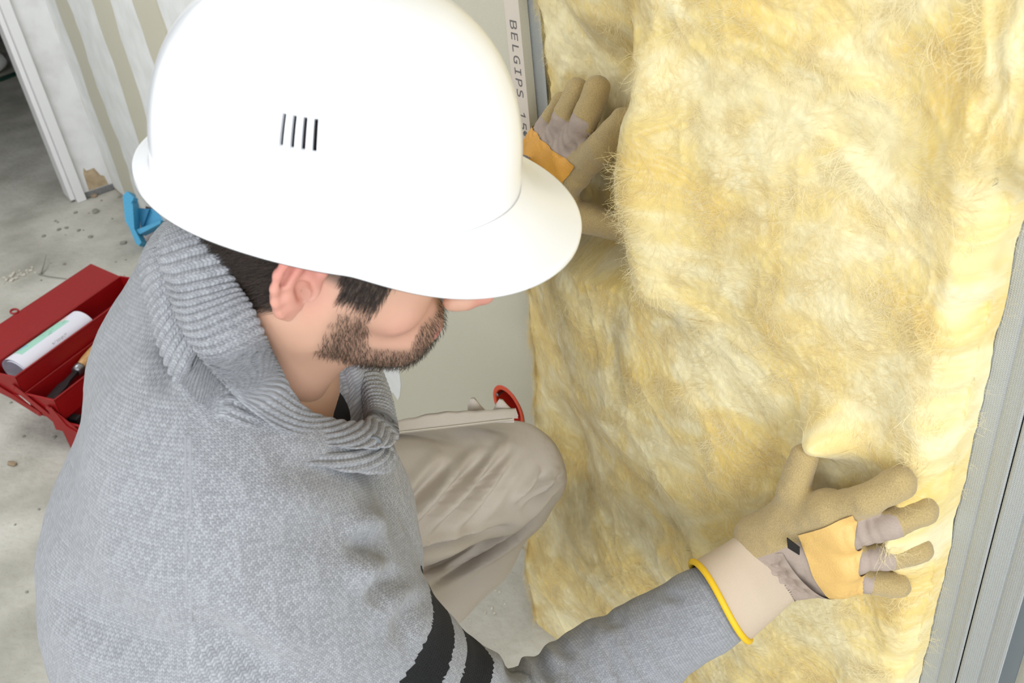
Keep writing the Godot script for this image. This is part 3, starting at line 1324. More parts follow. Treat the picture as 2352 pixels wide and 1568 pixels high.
# (length along, angle round) of a point beside a dense line
func round_line(line: PackedVector3Array, p: Vector3, ref: Vector3) -> Vector3:
	var best := 1e9
	var at := 0
	for i in line.size():
		var d := line[i].distance_squared_to(p)
		if d < best:
			best = d
			at = i
	var d := (line[mini(at + 1, line.size() - 1)] - line[maxi(at - 1, 0)]).normalized()
	var step := line[0].distance_to(line[1])
	var s := at * step + (p - line[at]).dot(d)
	var a := (ref - d * ref.dot(d)).normalized()
	var b := d.cross(a)
	var w := p - line[at]
	return Vector3(s, atan2(w.dot(b), w.dot(a)), sqrt(best))


# creases: [start, end, width, depth]; a valley along the line with a soft ridge beside it, seen from the front only
func crease(p: Vector3, n: Vector3) -> float:
	var s := 0.0
	for c in creases:
		var a: Vector3 = c[0]
		var w := p - a
		if w.length_squared() > c[4]:
			continue
		var dir: Vector3 = c[5]
		if n.dot(dir) > 0.25:
			continue
		w -= dir * w.dot(dir)
		var d: Vector3 = c[1] - a
		d -= dir * d.dot(dir)
		var t := w.dot(d) / d.length_squared()
		if t < -0.3 or t > 1.3:
			continue
		var q := clampf(t, 0.0, 1.0)
		var side: float = (w - d * t).dot(d.cross(dir).normalized()) + sin(t * 5.0 + c[2] * 900.0) * 0.0015
		var e: float = side / c[2]
		var f := sin(PI * clampf(t * 0.9 + 0.05, 0.0, 1.0))
		s += f * c[3] * (-exp(-e * e) + 0.75 * exp(-(e - 1.5) * (e - 1.5) * 0.8) + 0.35 * exp(-(e + 1.7) * (e + 1.7) * 0.7))
	return s


func add_crease(a: Vector3, b: Vector3, width: float, depth: float) -> void:
	var dir := ((a + b) * 0.5 - EYE.origin).normalized()
	creases.append([a, b, width, depth, pow(a.distance_to(b) * 1.5 + 0.06, 2.0), dir])


func build_person() -> void:
	M.padding = plain(Color(0.20, 0.16, 0.19), 0.9)
	knit_textures()
	var base := Vector3(-0.75, 0, 0.4)
	var man := thing("person", "man crouching in grey shawl collar jumper and beige trousers, reaching to the wool", "person", tf(base))
	arm = dense([S1 + Vector3(-0.10, 0.03, -0.09), S1, Vector3(-0.5529, 0.6219, 0.4953), E1, Vector3(-0.4869, 0.4616, 0.2748), W1, W1 + (W1 - Vector3(-0.4869, 0.4616, 0.2748)).normalized() * 0.03], 90)
	arm_uv = dense([S1 + (S1 - Vector3(-0.5529, 0.6219, 0.4953)), S1, Vector3(-0.5529, 0.6219, 0.4953), E1, Vector3(-0.4869, 0.4616, 0.2748), W1, W1 + (W1 - Vector3(-0.4869, 0.4616, 0.2748)).normalized() * 0.03], 130)
	arm2 = dense([S2, E2, W2], 60)
	build_body(man, base)
	build_sweater(man, base)
	build_collar(man, base)
	build_trousers(man, base)


func settle(o: Node3D, base: Vector3) -> Node3D:
	o.position = -base
	return o


func add_limb(prims: Array, ps: Array, rs: Array, k: float) -> void:
	for i in ps.size() - 1:
		prims.append(Prim.new(ps[i], ps[i + 1], rs[i], rs[i + 1], k))


func torso_prims(shrink: float) -> Array:
	var r := Vector3(0.783, 0, 0.622)
	var fr := Basis(r, Vector3.UP, r.cross(Vector3.UP))
	var by := Vector3(1.22, 1, 1)
	var a := Vector3(-0.6644, 0.4808, 0.5933)
	var b := Vector3(-0.6783, 0.6502, 0.5520)
	var c := Vector3(-0.7004, 0.7177, 0.5368)
	var d := Vector3(-0.7192, 0.8269, 0.4994)
	var out := []
	out.append(Prim.new(a, b, 0.152 - shrink, 0.154 - shrink, 0.05, fr, by))
	out.append(Prim.new(b, c, 0.154 - shrink, 0.142 - shrink, 0.05, fr, by))
	out.append(Prim.new(c, d, 0.142 - shrink, 0.095 - shrink, 0.05, fr, by))
	# round back below the neck, and the slopes to the shoulders
	out.append(Prim.new(Vector3(-0.7132, 0.8575, 0.4972), Vector3(-0.7148, 0.9259, 0.4826), 0.100 - shrink, 0.062 - shrink, 0.05))
	out.append(Prim.new(Vector3(-0.6915, 0.8590, 0.5060), S1 + Vector3(-0.01, 0.0, -0.01), 0.085 - shrink, 0.078 - shrink, 0.06))
	out.append(Prim.new(Vector3(-0.7368, 0.8309, 0.4777), S2, 0.08 - shrink, 0.066 - shrink, 0.06))
	return out


func build_sweater(man: Node3D, base: Vector3) -> void:
	var prims := torso_prims(0.0)
	var neck_hole := Prim.new(Vector3(-0.6269, 0.8411, 0.4306), Vector3(-0.6373, 0.8939, 0.4695), 0.052, 0.06, 0.012, Basis(), Vector3.ONE, true)
	for i in range(0, 90, 6):
		var j := mini(i + 6, 89)
		if i < 12:
			continue
		var f := func(k: int) -> float:
			var t := k / 89.0
			return lerpf(lerpf(lerpf(0.082, 0.066, ss(0.12, 0.55, t)), 0.0455, ss(0.5, 0.93, t)), 0.040, ss(0.945, 0.98, t))
		prims.append(Prim.new(arm[i], arm[j], f.call(i), f.call(j), 0.035 if i < 30 else 0.012))
	for i in range(0, 60, 10):
		prims.append(Prim.new(arm2[i], arm2[mini(i + 10, 59)], 0.066 - i * 0.00025, 0.066 - (i + 10) * 0.00025, 0.03))
	prims.append(neck_hole)
	var m := nets(prims, 0.0075, Vector3(-1.06, 0.22, -0.02), Vector3(-0.30, 1.06, 1.02))
	m = smoothed(m, 2)
	m = split4(m)
	m = smoothed(m, 2)
	# folds: bunched at the inner elbow and below the chest, drawn across the shoulder
	creases = []
	add_crease(Vector3(-0.5140, 0.7842, 0.5025), Vector3(-0.5098, 0.7686, 0.4716), 0.010, 0.012)
	add_crease(Vector3(-0.5061, 0.7233, 0.4987), Vector3(-0.5262, 0.7237, 0.4635), 0.010, 0.012)
	add_crease(Vector3(-0.5040, 0.8330, 0.5805), Vector3(-0.5065, 0.8064, 0.4864), 0.022, 0.006)
	add_crease(Vector3(-0.5452, 0.8723, 0.5305), Vector3(-0.5342, 0.8271, 0.4814), 0.014, 0.006)
	add_crease(Vector3(-0.4969, 0.6809, 0.4923), Vector3(-0.5190, 0.6870, 0.4533), 0.009, 0.008)
	add_crease(Vector3(-0.4760, 0.5560, 0.3941), Vector3(-0.5163, 0.5688, 0.3744), 0.010, 0.010)
	add_crease(Vector3(-0.4878, 0.5038, 0.3446), Vector3(-0.5154, 0.5315, 0.3527), 0.010, 0.010)
	add_crease(Vector3(-0.5062, 0.4829, 0.3107), Vector3(-0.5232, 0.5029, 0.3122), 0.008, 0.006)
	add_crease(Vector3(-0.4924, 0.4991, 0.2491), Vector3(-0.5116, 0.5127, 0.2615), 0.009, 0.005)
	add_crease(Vector3(-0.4861, 0.4837, 0.1716), Vector3(-0.5032, 0.4974, 0.1808), 0.008, 0.004)
	add_crease(Vector3(-0.7071, 0.7283, 0.6855), Vector3(-0.6060, 0.6817, 0.6330), 0.016, 0.007)
	add_crease(Vector3(-0.7104, 0.7175, 0.7033), Vector3(-0.6419, 0.6692, 0.6584), 0.012, 0.006)
	add_crease(Vector3(-0.5040, 0.8142, 0.6246), Vector3(-0.4738, 0.7355, 0.5870), 0.014, 0.012)
	add_crease(Vector3(-0.6810, 0.9226, 0.5439), Vector3(-0.6446, 0.8966, 0.5637), 0.010, 0.009)
	var nz := noise(9.0, 3, 17)
	var elbow := 0.0
	m = pushed(m, func(p: Vector3, n: Vector3) -> float:
		var s := nz.get_noise_3dv(p) * 0.0035
		s += crease(p, n)
		# rings of slack round the forearm
		if p.x > -0.75 and p.y < 0.62:
			var q := round_line(arm, p, Vector3.UP)
			var k := ss(0.50, 0.56, q.x) * ss(0.80, 0.72, q.x)
			s += k * 0.0022 * sin(q.x * 230.0 + sin(q.y * 2.0) * 1.6) * (0.6 + 0.4 * sin(q.y))
			s -= 0.003 * ss(0.74, 0.82, q.x)
		return s)
	var torso_line := dense([Vector3(-0.6655, 0.4270, 0.6159), Vector3(-0.7166, 0.8354, 0.4854)], 50)
	var wrap := 20.0
	var seam_a := S1 + Vector3(-0.035, 0.0, 0.0)
	var out := pieces(m, func(c: Vector3, n: Vector3) -> String:
		if c.distance_to(S2) < 0.3 or c.z < 0.30:
			var q2 := round_line(arm2, c, Vector3.UP)
			if q2.z < 0.085 and q2.x > 0.03 and c.y > 0.72:
				return "sleeve_left" if q2.x < arm2[0].distance_to(arm2[1]) * 59.0 else ""
		var q := round_line(arm, c, Vector3.UP)
		if q.x > 0.872 and q.z < 0.08:
			return ""
		if on_sleeve(c, q):
			# two black bands above the elbow
			if q.z < 0.085 and (q.x > 0.358 and q.x < 0.398) or q.z < 0.085 and (q.x > 0.418 and q.x < 0.458):
				return "band_a" if q.x < 0.41 else "band_b"
			return "sleeve"
		return "front" if right_of_seam(c) and q.z < 0.25 else "jumper_body",
	func(p: Vector3, n: Vector3, piece: String) -> Vector2:
		if piece != "jumper_body" and piece != "sleeve_left":
			var k := round_line(arm_uv, p, Vector3.UP)
			return Vector2((k.y / TAU + 0.5) * 9.0, k.x / 0.043)
		var t := round_line(torso_line, p, Vector3(-0.622, 0, 0.783))
		return Vector2((t.y / TAU + 0.5) * 24.0, t.x / 0.043), null, 0.0)
	var body := part("jumper", out["jumper_body"], M.knit, man)
	settle(body, base)
	# the sewn armhole seam: two cords laid on the surface
	for off in [-5.0, 6.0]:
		var cord := []
		var cr := []
		for k in 34:
			var dir: Vector3 = ((Vector3(-0.8639, 0.6991, 0.5231)).lerp(Vector3(-0.7865, 0.5355, 0.6026), k / 33.0) + EYE.basis.x * off * 0.0004651 - EYE.origin).normalized()
			var best := 1e9
			var hit := Vector3.ZERO
			var vs: PackedVector3Array = m[0]
			for i in range(0, vs.size(), 2):
				var w := vs[i] - EYE.origin
				var t := w.dot(dir)
				if t > 0.9 or t < 0.4:
					continue
				var d := w.distance_squared_to(dir * t) + 0.004 * maxf(t - 0.55, 0.0) * 0.02
				if d < best:
					best = d
					hit = EYE.origin + dir * (t + 0.0009)
			cord.append(hit)
			cr.append(0.0013)
		for r in 3:
			for k in range(1, 33):
				cord[k] = ((cord[k - 1] as Vector3) + cord[k] + cord[k + 1]) / 3.0
		var cm := MB.new()
		cm.tube(cord, cr, 7)
		part("seam", cm, M.knit_plain, body)
	part("front_panel", out["front"], M.knit, body)
	for k in ["sleeve", "sleeve_left"]:
		if out.has(k):
			part("sleeve", out[k], M.knit, body)
	for k in ["band_a", "band_b"]:
		if out.has(k):
			tag(part("sleeve_band", out[k], M.knit_black, body), "black knitted band above the elbow")


# the armhole seam: a plane down the shoulder, and one from the shoulder to the armpit
func on_sleeve(p: Vector3, q: Vector3) -> bool:
	if q.x > 0.36 and q.z < 0.13:
		return true
	if q.z > 0.2:
		return false
	return right_of_seam(p) and below_armpit(p)


func right_of_seam(p: Vector3) -> bool:
	var v := p - EYE.origin
	var a := (Vector3(-0.5714, 0.9059, 0.5727)) - EYE.origin
	var b := (Vector3(-0.5201, 0.7967, 0.6262)) - EYE.origin
	return v.dot(b.cross(a)) > 0.0


func below_armpit(p: Vector3) -> bool:
	var v := p - EYE.origin
	var a := (Vector3(-0.5714, 0.9059, 0.5727)) - EYE.origin
	var c := (Vector3(-0.4978, 0.7917, 0.4694)) - EYE.origin
	return v.dot(a.cross(c)) > 0.0


func ring_of(ps: Array, n: int) -> PackedVector3Array:
	# closed smooth loop through the points, n samples spread by knot
	var out := PackedVector3Array()
	var c := ps.size()
	for i in n:
		var t := float(i) / n * c
		var k := int(t)
		out.append((ps[k % c] as Vector3).cubic_interpolate(ps[(k + 1) % c], ps[(k - 1 + c) % c], ps[(k + 2) % c], t - k))
	return out


func build_collar(man: Node3D, base: Vector3) -> void:
	var top := [Vector3(-0.6427, 1.0105, 0.4897), Vector3(-0.5967, 0.9908, 0.5048), Vector3(-0.5811, 0.9729, 0.5028), Vector3(-0.5724, 0.9355, 0.4999), Vector3(-0.5707, 0.8865, 0.4911), Vector3(-0.5759, 0.8562, 0.4704), Vector3(-0.5918, 0.8228, 0.4325), Vector3(-0.6322, 0.8055, 0.4056), Vector3(-0.6888, 0.8204, 0.3861), Vector3(-0.7469, 0.8625, 0.3688), Vector3(-0.7673, 0.9155, 0.4007), Vector3(-0.7346, 0.9683, 0.4399)]
	var cre := [Vector3(-0.6858, 0.9903, 0.5136), Vector3(-0.6465, 0.9818, 0.5296), Vector3(-0.6168, 0.9634, 0.5396), Vector3(-0.5896, 0.9428, 0.5385), Vector3(-0.5721, 0.9038, 0.5223), Vector3(-0.5672, 0.8649, 0.4965), Vector3(-0.5774, 0.8119, 0.4348), Vector3(-0.6372, 0.7851, 0.4051), Vector3(-0.7124, 0.7823, 0.3697), Vector3(-0.7996, 0.8276, 0.3380), Vector3(-0.8213, 0.9146, 0.3747), Vector3(-0.7933, 0.9613, 0.4497)]
	var outer := [Vector3(-0.7671, 0.9454, 0.5160), Vector3(-0.6841, 0.9479, 0.5400), Vector3(-0.6370, 0.9324, 0.5528), Vector3(-0.6064, 0.9103, 0.5550), Vector3(-0.5705, 0.8921, 0.5446), Vector3(-0.5520, 0.8556, 0.5065), Vector3(-0.5690, 0.7930, 0.4447), Vector3(-0.6323, 0.7525, 0.4150), Vector3(-0.7263, 0.7470, 0.3678), Vector3(-0.8142, 0.7971, 0.3316), Vector3(-0.8598, 0.8983, 0.3652), Vector3(-0.8378, 0.9401, 0.4554)]
	var n := 620
	var a := ring_of(top, n)
	var b := ring_of(cre, n)
	var c := ring_of(outer, n)
	var mid := Vector3.ZERO
	for p in a:
		mid += p
	mid /= n
	var up := (HEAD.basis.y * 0.6 + Vector3.UP * 0.4).normalized()
	var rows := []
	var arc := PackedFloat32Array()
	var run := 0.0
	for i in n:
		arc.append(run)
		run += b[i].distance_to(b[(i + 1) % n])
	var secs := 150
	for j in n:
		var out_ := a[j] - mid
		out_ = (out_ - up * out_.dot(up)).normalized()
		var w1 := a[j].distance_to(b[j])
		var f := float(j) / n * 12.0
		var puff := 0.016
		var keys := [a[j] - up * 0.075 - out_ * 0.004, a[j] - up * 0.03 - out_ * 0.006, a[j] - up * 0.008 - out_ * 0.0055, a[j] + up * 0.001, a[j].lerp(b[j], 0.2) + out_ * puff * 0.75 + up * 0.002, a[j].lerp(b[j], 0.55) + out_ * puff * 1.15, a[j].lerp(b[j], 0.85) + out_ * puff * 0.9, b[j] + out_ * 0.001, b[j].lerp(c[j], 0.3) + out_ * 0.012, b[j].lerp(c[j], 0.7) + out_ * 0.013, c[j] + out_ * 0.008, c[j] - out_ * 0.012]
		var col := []
		for s in secs:
			var t := float(s) / (secs - 1) * (keys.size() - 1)
			var k := mini(int(t), keys.size() - 2)
			col.append((keys[k] as Vector3).cubic_interpolate(keys[k + 1], keys[maxi(k - 1, 0)], keys[mini(k + 2, keys.size() - 1)], t - k))
		rows.append(col)
	# ribs: across the band at the back of the neck, along it in front
	var front := PackedFloat32Array()
	var sphase := PackedFloat32Array()
	var acc := 0.0
	for j in n:
		var f := float(j) / n * 12.0
		var tilt := 1.25 * ss(2.6, 3.7, f) * (1.0 - ss(6.2, 6.8, f))
		front.append(tilt)
		sphase.append(acc)
		acc += cos(tilt) * (arc[(j + 1) % n] - arc[j] if j < n - 1 else 0.001)
	var whole := roundf(acc / 0.0068)
	var uvs := []
	var bumped := []
	for j in n:
		var w := 0.0
		var col := []
		var uvc := []
		for s in secs:
			if s:
				w += (rows[j][s] as Vector3).distance_to(rows[j][s - 1])
			var along: Vector3 = rows[(j + 1) % n][s] - rows[(j - 1 + n) % n][s]
			var across: Vector3 = rows[j][mini(s + 1, secs - 1)] - rows[j][maxi(s - 1, 0)]
			var nn := across.cross(along).normalized()
			var ph: float = sphase[j] / acc * whole + w * sin(front[j]) / 0.0068
			var rib := pow(absf(sin(PI * ph)), 0.8)
			col.append((rows[j][s] as Vector3) - nn * (rib - 0.6) * 0.0032 * (-1.0))
			uvc.append(Vector2(w * cos(front[j]) + 0.0, w) / 0.051)
			uvc[-1] = Vector2(ph * 2.0 / 16.0, (w * cos(front[j]) + arc[j] * sin(front[j])) / 0.051)
		bumped.append(col)
		uvs.append(uvc)
	bumped.append(bumped[0])
	uvs.append(uvs[0])
	var mb := MB.new()
	mb.skin(bumped, uvs)
	var o := part("collar", mb, M.knit, man)
	settle(o, base)
	# button at the foot of the collar
	var bt := MB.new()
	bt.lathe([Vector2(0.0, 0.0), Vector2(0.006, 0.0), Vector2(0.0075, 0.0012), Vector2(0.006, 0.0024), Vector2(0.004, 0.002), Vector2(0.0, 0.002)], Transform3D(Basis(Quaternion(Vector3.UP, Vector3(0.55, 0.1, 0.2).normalized())), Vector3(-0.5666, 0.8197, 0.4417)), 16)
	settle(part("button", bt, M.button, man), base)


func build_trousers(man: Node3D, base: Vector3) -> void:
	
	var cl := textured(ramp_tex(M.n2, [[0.0, Color(0.735, 0.695, 0.65)], [1.0, Color(0.77, 0.73, 0.685)]]), 0.06, 0.9, grey_tex(M.n3), 0.012)
	M.canvas = cl
	var hip := Vector3(-0.7733, 0.5750, 0.4924)
	var knee := Vector3(-0.8109, 0.4539, 0.1533)
	var ank := Vector3(-0.9138, 0.1538, 0.3850)
	var foot := ank + Vector3(0, -0.05, 0)
	var prims := []
	prims.append(Prim.new(hip, Vector3(-0.8033, 0.5240, 0.3389), 0.095, 0.083, 0.04))
	prims.append(Prim.new(Vector3(-0.8033, 0.5240, 0.3389), knee, 0.083, 0.066, 0.03))
	prims.append(Prim.new(Vector3(-0.8169, 0.4239, 0.1333), Vector3(-0.8792, 0.2895, 0.2033), 0.058, 0.062, 0.018))
	prims.append(Prim.new(Vector3(-0.8792, 0.2895, 0.2033), ank, 0.062, 0.060, 0.03))
	prims.append(Prim.new(Vector3(-0.8885, 0.2586, 0.2650), Vector3(-0.8627, 0.3232, 0.3220), 0.058, 0.050, 0.03))
	# hips and the other leg, folded under
	var hip2 := hip + Vector3(0.783, 0, 0.622) * 0.19 + Vector3(0, -0.06, 0.0)
	prims.append(Prim.new(hip, hip2, 0.115, 0.115, 0.05))
	var knee2 := Vector3(-0.40, 0.085, 0.52)
	var toe2 := Vector3(-0.70, 0.06, 0.86)
	prims.append(Prim.new(hip2, knee2, 0.10, 0.068, 0.04))
	prims.append(Prim.new(knee2, toe2, 0.062, 0.052, 0.02))
	var m := nets(prims, 0.0075, Vector3(-1.10, 0.0, 0.02), Vector3(-0.28, 0.75, 0.98))
	m = smoothed(m, 2)
	m = split4(m)
	m = smoothed(m, 1)
	creases = []
	for q in [[Vector3(-0.7370, 0.5486, 0.3832), Vector3(-0.7522, 0.5817, 0.2799), 0.012, 0.008], [Vector3(-0.7295, 0.5315, 0.3708), Vector3(-0.7541, 0.5582, 0.2244), 0.011, 0.008], [Vector3(-0.7251, 0.5180, 0.3371), Vector3(-0.7572, 0.5422, 0.1836), 0.010, 0.009], [Vector3(-0.7255, 0.4952, 0.3001), Vector3(-0.7549, 0.5300, 0.1730), 0.009, 0.005], [Vector3(-0.7555, 0.5953, 0.3767), Vector3(-0.7569, 0.6216, 0.3474), 0.012, 0.005], [Vector3(-0.7378, 0.4668, 0.2012), Vector3(-0.7410, 0.4934, 0.1527), 0.007, 0.008], [Vector3(-0.7446, 0.4476, 0.1911), Vector3(-0.7396, 0.4776, 0.1262), 0.006, 0.009], [Vector3(-0.8463, 0.2962, 0.2865), Vector3(-0.7580, 0.4140, 0.1434), 0.008, 0.014], [Vector3(-0.7640, 0.4778, 0.3785), Vector3(-0.7347, 0.4537, 0.2123), 0.005, 0.006], [Vector3(-0.8107, 0.3857, 0.3424), Vector3(-0.7812, 0.3965, 0.2422), 0.009, 0.006]]:
		add_crease(q[0], q[1], q[2] * 0.7, q[3] * 1.9)
	var nz := noise(14.0, 2, 23)
	m = pushed(m, func(p: Vector3, n: Vector3) -> float: return crease(p, n) + nz.get_noise_3dv(p) * 0.0018)
	var out := pieces(m, func(c: Vector3, n: Vector3) -> String: return "trousers", null)
	var o := part("trousers", out["trousers"], M.canvas, man)
	settle(o, base)
	# pocket opening along the top of the thigh: a folded edge with a seam, standing a little open
	var mb := MB.new()
	var rows := []
	var lift := [0.000, 0.004, 0.007, 0.010, 0.010, 0.008, 0.006, 0.005, 0.002]
	var la := dense([Vector3(-0.7976, 0.6310, 0.3431), Vector3(-0.7949, 0.6261, 0.3233), Vector3(-0.7922, 0.6136, 0.2911), Vector3(-0.7889, 0.6010, 0.2579), Vector3(-0.7871, 0.5865, 0.2227), Vector3(-0.7855, 0.5741, 0.1921), Vector3(-0.7820, 0.5631, 0.1632)], 40)
	for i in 40:
		var t := i / 39.0 * 8.0
		var k := mini(int(t), 7)
		var h: float = lerpf(lift[k], lift[k + 1], t - k) + 0.0006 * sin(i * 1.1)
		var p := la[i]
		var back := Vector3(-0.4, 0.15, -0.5).normalized()
		rows.append([p + Vector3(0, -0.006, 0) + back * 0.004, p, p + Vector3(0, h * 0.5, 0) + back * 0.004, p + Vector3(0, h, 0) + back * 0.009, p + Vector3(0, h + 0.0015, 0) + back * 0.0125, p + Vector3(0, h * 0.3, 0) + back * 0.018, p + Vector3(0, -0.02, 0) + back * 0.025])
	mb.skin(rows)
	part("pocket_edge", mb, M.canvas, o)
	var st := MB.new()
	var sp := []
	var sr := []
	for i in 40:
		sp.append(la[i] + Vector3(0.001, 0.0015, 0.001))
		sr.append(0.0009)
	st.tube(sp, sr, 5)
	part("seam", st, M.thread, o)
	var fl := MB.new()
	var fr := []
	for i in 14:
		var t := i / 13.0
		var p := (Vector3(-0.8132, 0.5724, 0.2097)).lerp(Vector3(-0.7881, 0.5572, 0.1578), t)
		var h := 0.026 * exp(-pow((t - 0.12) / 0.16, 2.0)) + 0.024 * exp(-pow((t - 0.72) / 0.17, 2.0)) + 0.002
		var back := Vector3(-0.5, 0.0, -0.6).normalized()
		fr.append([p - Vector3(0, 0.006, 0), p + Vector3(0, h * 0.5, 0) + back * 0.002, p + Vector3(0, h, 0) + back * 0.006, p + Vector3(0, h, 0) + back * 0.010, p + Vector3(0, h * 0.3, 0) + back * 0.016, p - Vector3(0, 0.015, 0) + back * 0.02])
	fl.skin(fr)
	part("pocket_flap", fl, M.canvas, o)
	# boots
	for q in [[ank + Vector3(0.0, -0.02, 0.0), Vector3(-0.8, 0, -0.6)], [toe2 + Vector3(0.02, 0.0, -0.02), Vector3(-0.62, 0, 0.78)]]:
		var d: Vector3 = (q[1] as Vector3).normalized()
		var at: Vector3 = q[0]
		at.y = 0.045
		var bp := [Prim.new(Vector3(at.x, 0.13, at.z), at, 0.046, 0.045, 0.02), Prim.new(at - d * 0.03, at + d * 0.14, 0.043, 0.036, 0.02)]
		var bm := nets(bp, 0.009, at - Vector3(0.25, 0.06, 0.25), at + Vector3(0.25, 0.2, 0.25))
		var bo := pieces(smoothed(bm, 1), func(c: Vector3, n: Vector3) -> String: return "boot", null)
		settle(part("boot", bo["boot"], M.boot, man), base)


func skin_tint(p: Vector3) -> Color:
	# p in the head's own axes
	var c := Color(0.62, 0.365, 0.255)
	var rosy := exp(-(pow((p.x - 0.075) / 0.03, 2.0) + pow((p.y + 0.02) / 0.03, 2.0)))
	c = c.lerp(Color(0.66, 0.33, 0.25), 0.7 * rosy)
	var nose := ss(0.116, 0.132, p.x)
	c = c.lerp(Color(0.66, 0.28, 0.23), 0.8 * nose)
	var ear := exp(-(pow((p.x + 0.004) / 0.016, 2.0) + pow(p.y / 0.022, 2.0))) * ss(0.045, 0.06, absf(p.z))
	c = c.lerp(Color(0.60, 0.27, 0.20), 0.8 * ear)
	# lips
	var lip := exp(-pow((p.y + 0.048) / 0.0075, 2.0)) * ss(0.102, 0.109, p.x) * (1.0 - ss(0.018, 0.026, absf(p.z)))
	c = c.lerp(Color(0.58, 0.20, 0.18), lip)
	c = c.lerp(Color(0.11, 0.075, 0.055), 0.92 * hair_mask(p))
	c = c.lerp(Color(0.27, 0.16, 0.11), 0.65 * beard_mask(p))
	return c


func hair_mask(p: Vector3) -> float:
	# scalp above the hairline; dips to the nape behind the ear, sideburn in front of it
	var line := 0.035
	if p.x < -0.012:
		line = lerpf(-0.02, -0.075, ss(-0.015, -0.075, p.x))
	elif p.x < 0.016:
		line = 0.012
	elif p.x < 0.040:
		line = 0.002
	else:
		line = lerpf(-0.005, 0.06, ss(0.040, 0.058, p.x))
	return ss(line - 0.004, line + 0.006, p.y)


func beard_mask(p: Vector3) -> float:
	if p.y > 0.0 or p.x < -0.005:
		return 0.0
	# below a line from the sideburn to the mouth, above the throat
	var top := lerpf(-0.002, -0.050, ss(0.036, 0.056, p.x))
	top = lerpf(top, -0.050, ss(0.075, 0.090, p.x))
	if p.x > 0.088:
		top = -0.028
	var low := lerpf(-0.055, -0.095, ss(0.0, 0.085, p.x))
	var m := (1.0 - ss(top - 0.006, top + 0.003, p.y)) * ss(low - 0.006, low + 0.006, p.y) * ss(0.010, 0.024, p.x)
	m *= lerpf(0.75, 1.0, ss(-0.030, -0.055, p.y))
	# clear cheek between the mouth and the jaw; bare lips
	m *= 1.0 - ss(0.7, 1.0, exp(-pow((p.y + 0.048) / 0.010, 2.0))) * ss(0.098, 0.106, p.x) * (1.0 - ss(0.020, 0.028, absf(p.z)))
	return m


func head_prims() -> Array:
	var q := []
	var I := Basis()
	q.append(Prim.new(Vector3(-0.004, 0.05, 0), Vector3(-0.003, 0.05, 0), 0.075, 0.075, 0.02, I, Vector3(1.24, 1.06, 0.98)))
	q.append(Prim.new(Vector3(0.040, 0.005, 0), Vector3(0.056, -0.052, 0), 0.052, 0.034, 0.03, I, Vector3(1, 1, 1.15)))
	for s in [-1.0, 1.0]:
		q.append(Prim.new(Vector3(0.060, -0.010, s * 0.046), Vector3(0.030, -0.006, s * 0.058), 0.020, 0.012, 0.03))
		q.append(Prim.new(Vector3(0.012, -0.043, s * 0.050), Vector3(0.080, -0.071, s * 0.014), 0.013, 0.015, 0.03))
		q.append(Prim.new(Vector3(0.010, -0.015, s * 0.056), Vector3(0.014, -0.043, s * 0.050), 0.014, 0.013, 0.03))
		q.append(Prim.new(Vector3(0.119, -0.011, s * 0.012), Vector3(0.110, -0.013, s * 0.015), 0.0085, 0.008, 0.010))
		q.append(Prim.new(Vector3(-0.012, -0.030, s * 0.052), Vector3(0.012, -0.165, s * 0.020), 0.018, 0.015, 0.03))
	q.append(Prim.new(Vector3(0.084, -0.073, 0), Vector3(0.085, -0.073, 0), 0.015, 0.015, 0.02, I, Vector3(1, 1, 1.3)))
	q.append(Prim.new(Vector3(0.084, -0.048, 0), Vector3(0.085, -0.048, 0), 0.022, 0.022, 0.025, I, Vector3(1, 1, 1.5)))
	q.append(Prim.new(Vector3(0.1075, -0.043, -0.013), Vector3(0.1075, -0.043, 0.013), 0.0058, 0.0058, 0.006))
	q.append(Prim.new(Vector3(0.105, -0.053, -0.011), Vector3(0.105, -0.053, 0.011), 0.0064, 0.0064, 0.006))
	q.append(Prim.new(Vector3(0.096, 0.028, 0), Vector3(0.134, -0.006, 0), 0.008, 0.0100, 0.015))
	q.append(Prim.new(Vector3(0.082, 0.036, -0.034), Vector3(0.082, 0.036, 0.034), 0.014, 0.014, 0.025))
	for s in [-1.0, 1.0]:
		q.append(Prim.new(Vector3(0.100, 0.016, s * 0.032), Vector3(0.101, 0.016, s * 0.032), 0.013, 0.013, 0.014, I, Vector3.ONE, true))
		q.append(Prim.new(Vector3(0.080, 0.016, s * 0.031), Vector3(0.081, 0.016, s * 0.031), 0.0118, 0.0118, 0.004))
	# neck and throat
	q.append(Prim.new(Vector3(-0.034, -0.030, 0), Vector3(-0.056, -0.205, 0), 0.056, 0.056, 0.04))
	q.append(Prim.new(Vector3(0.022, -0.070, 0), Vector3(-0.035, -0.215, 0), 0.036, 0.062, 0.04))
	return q


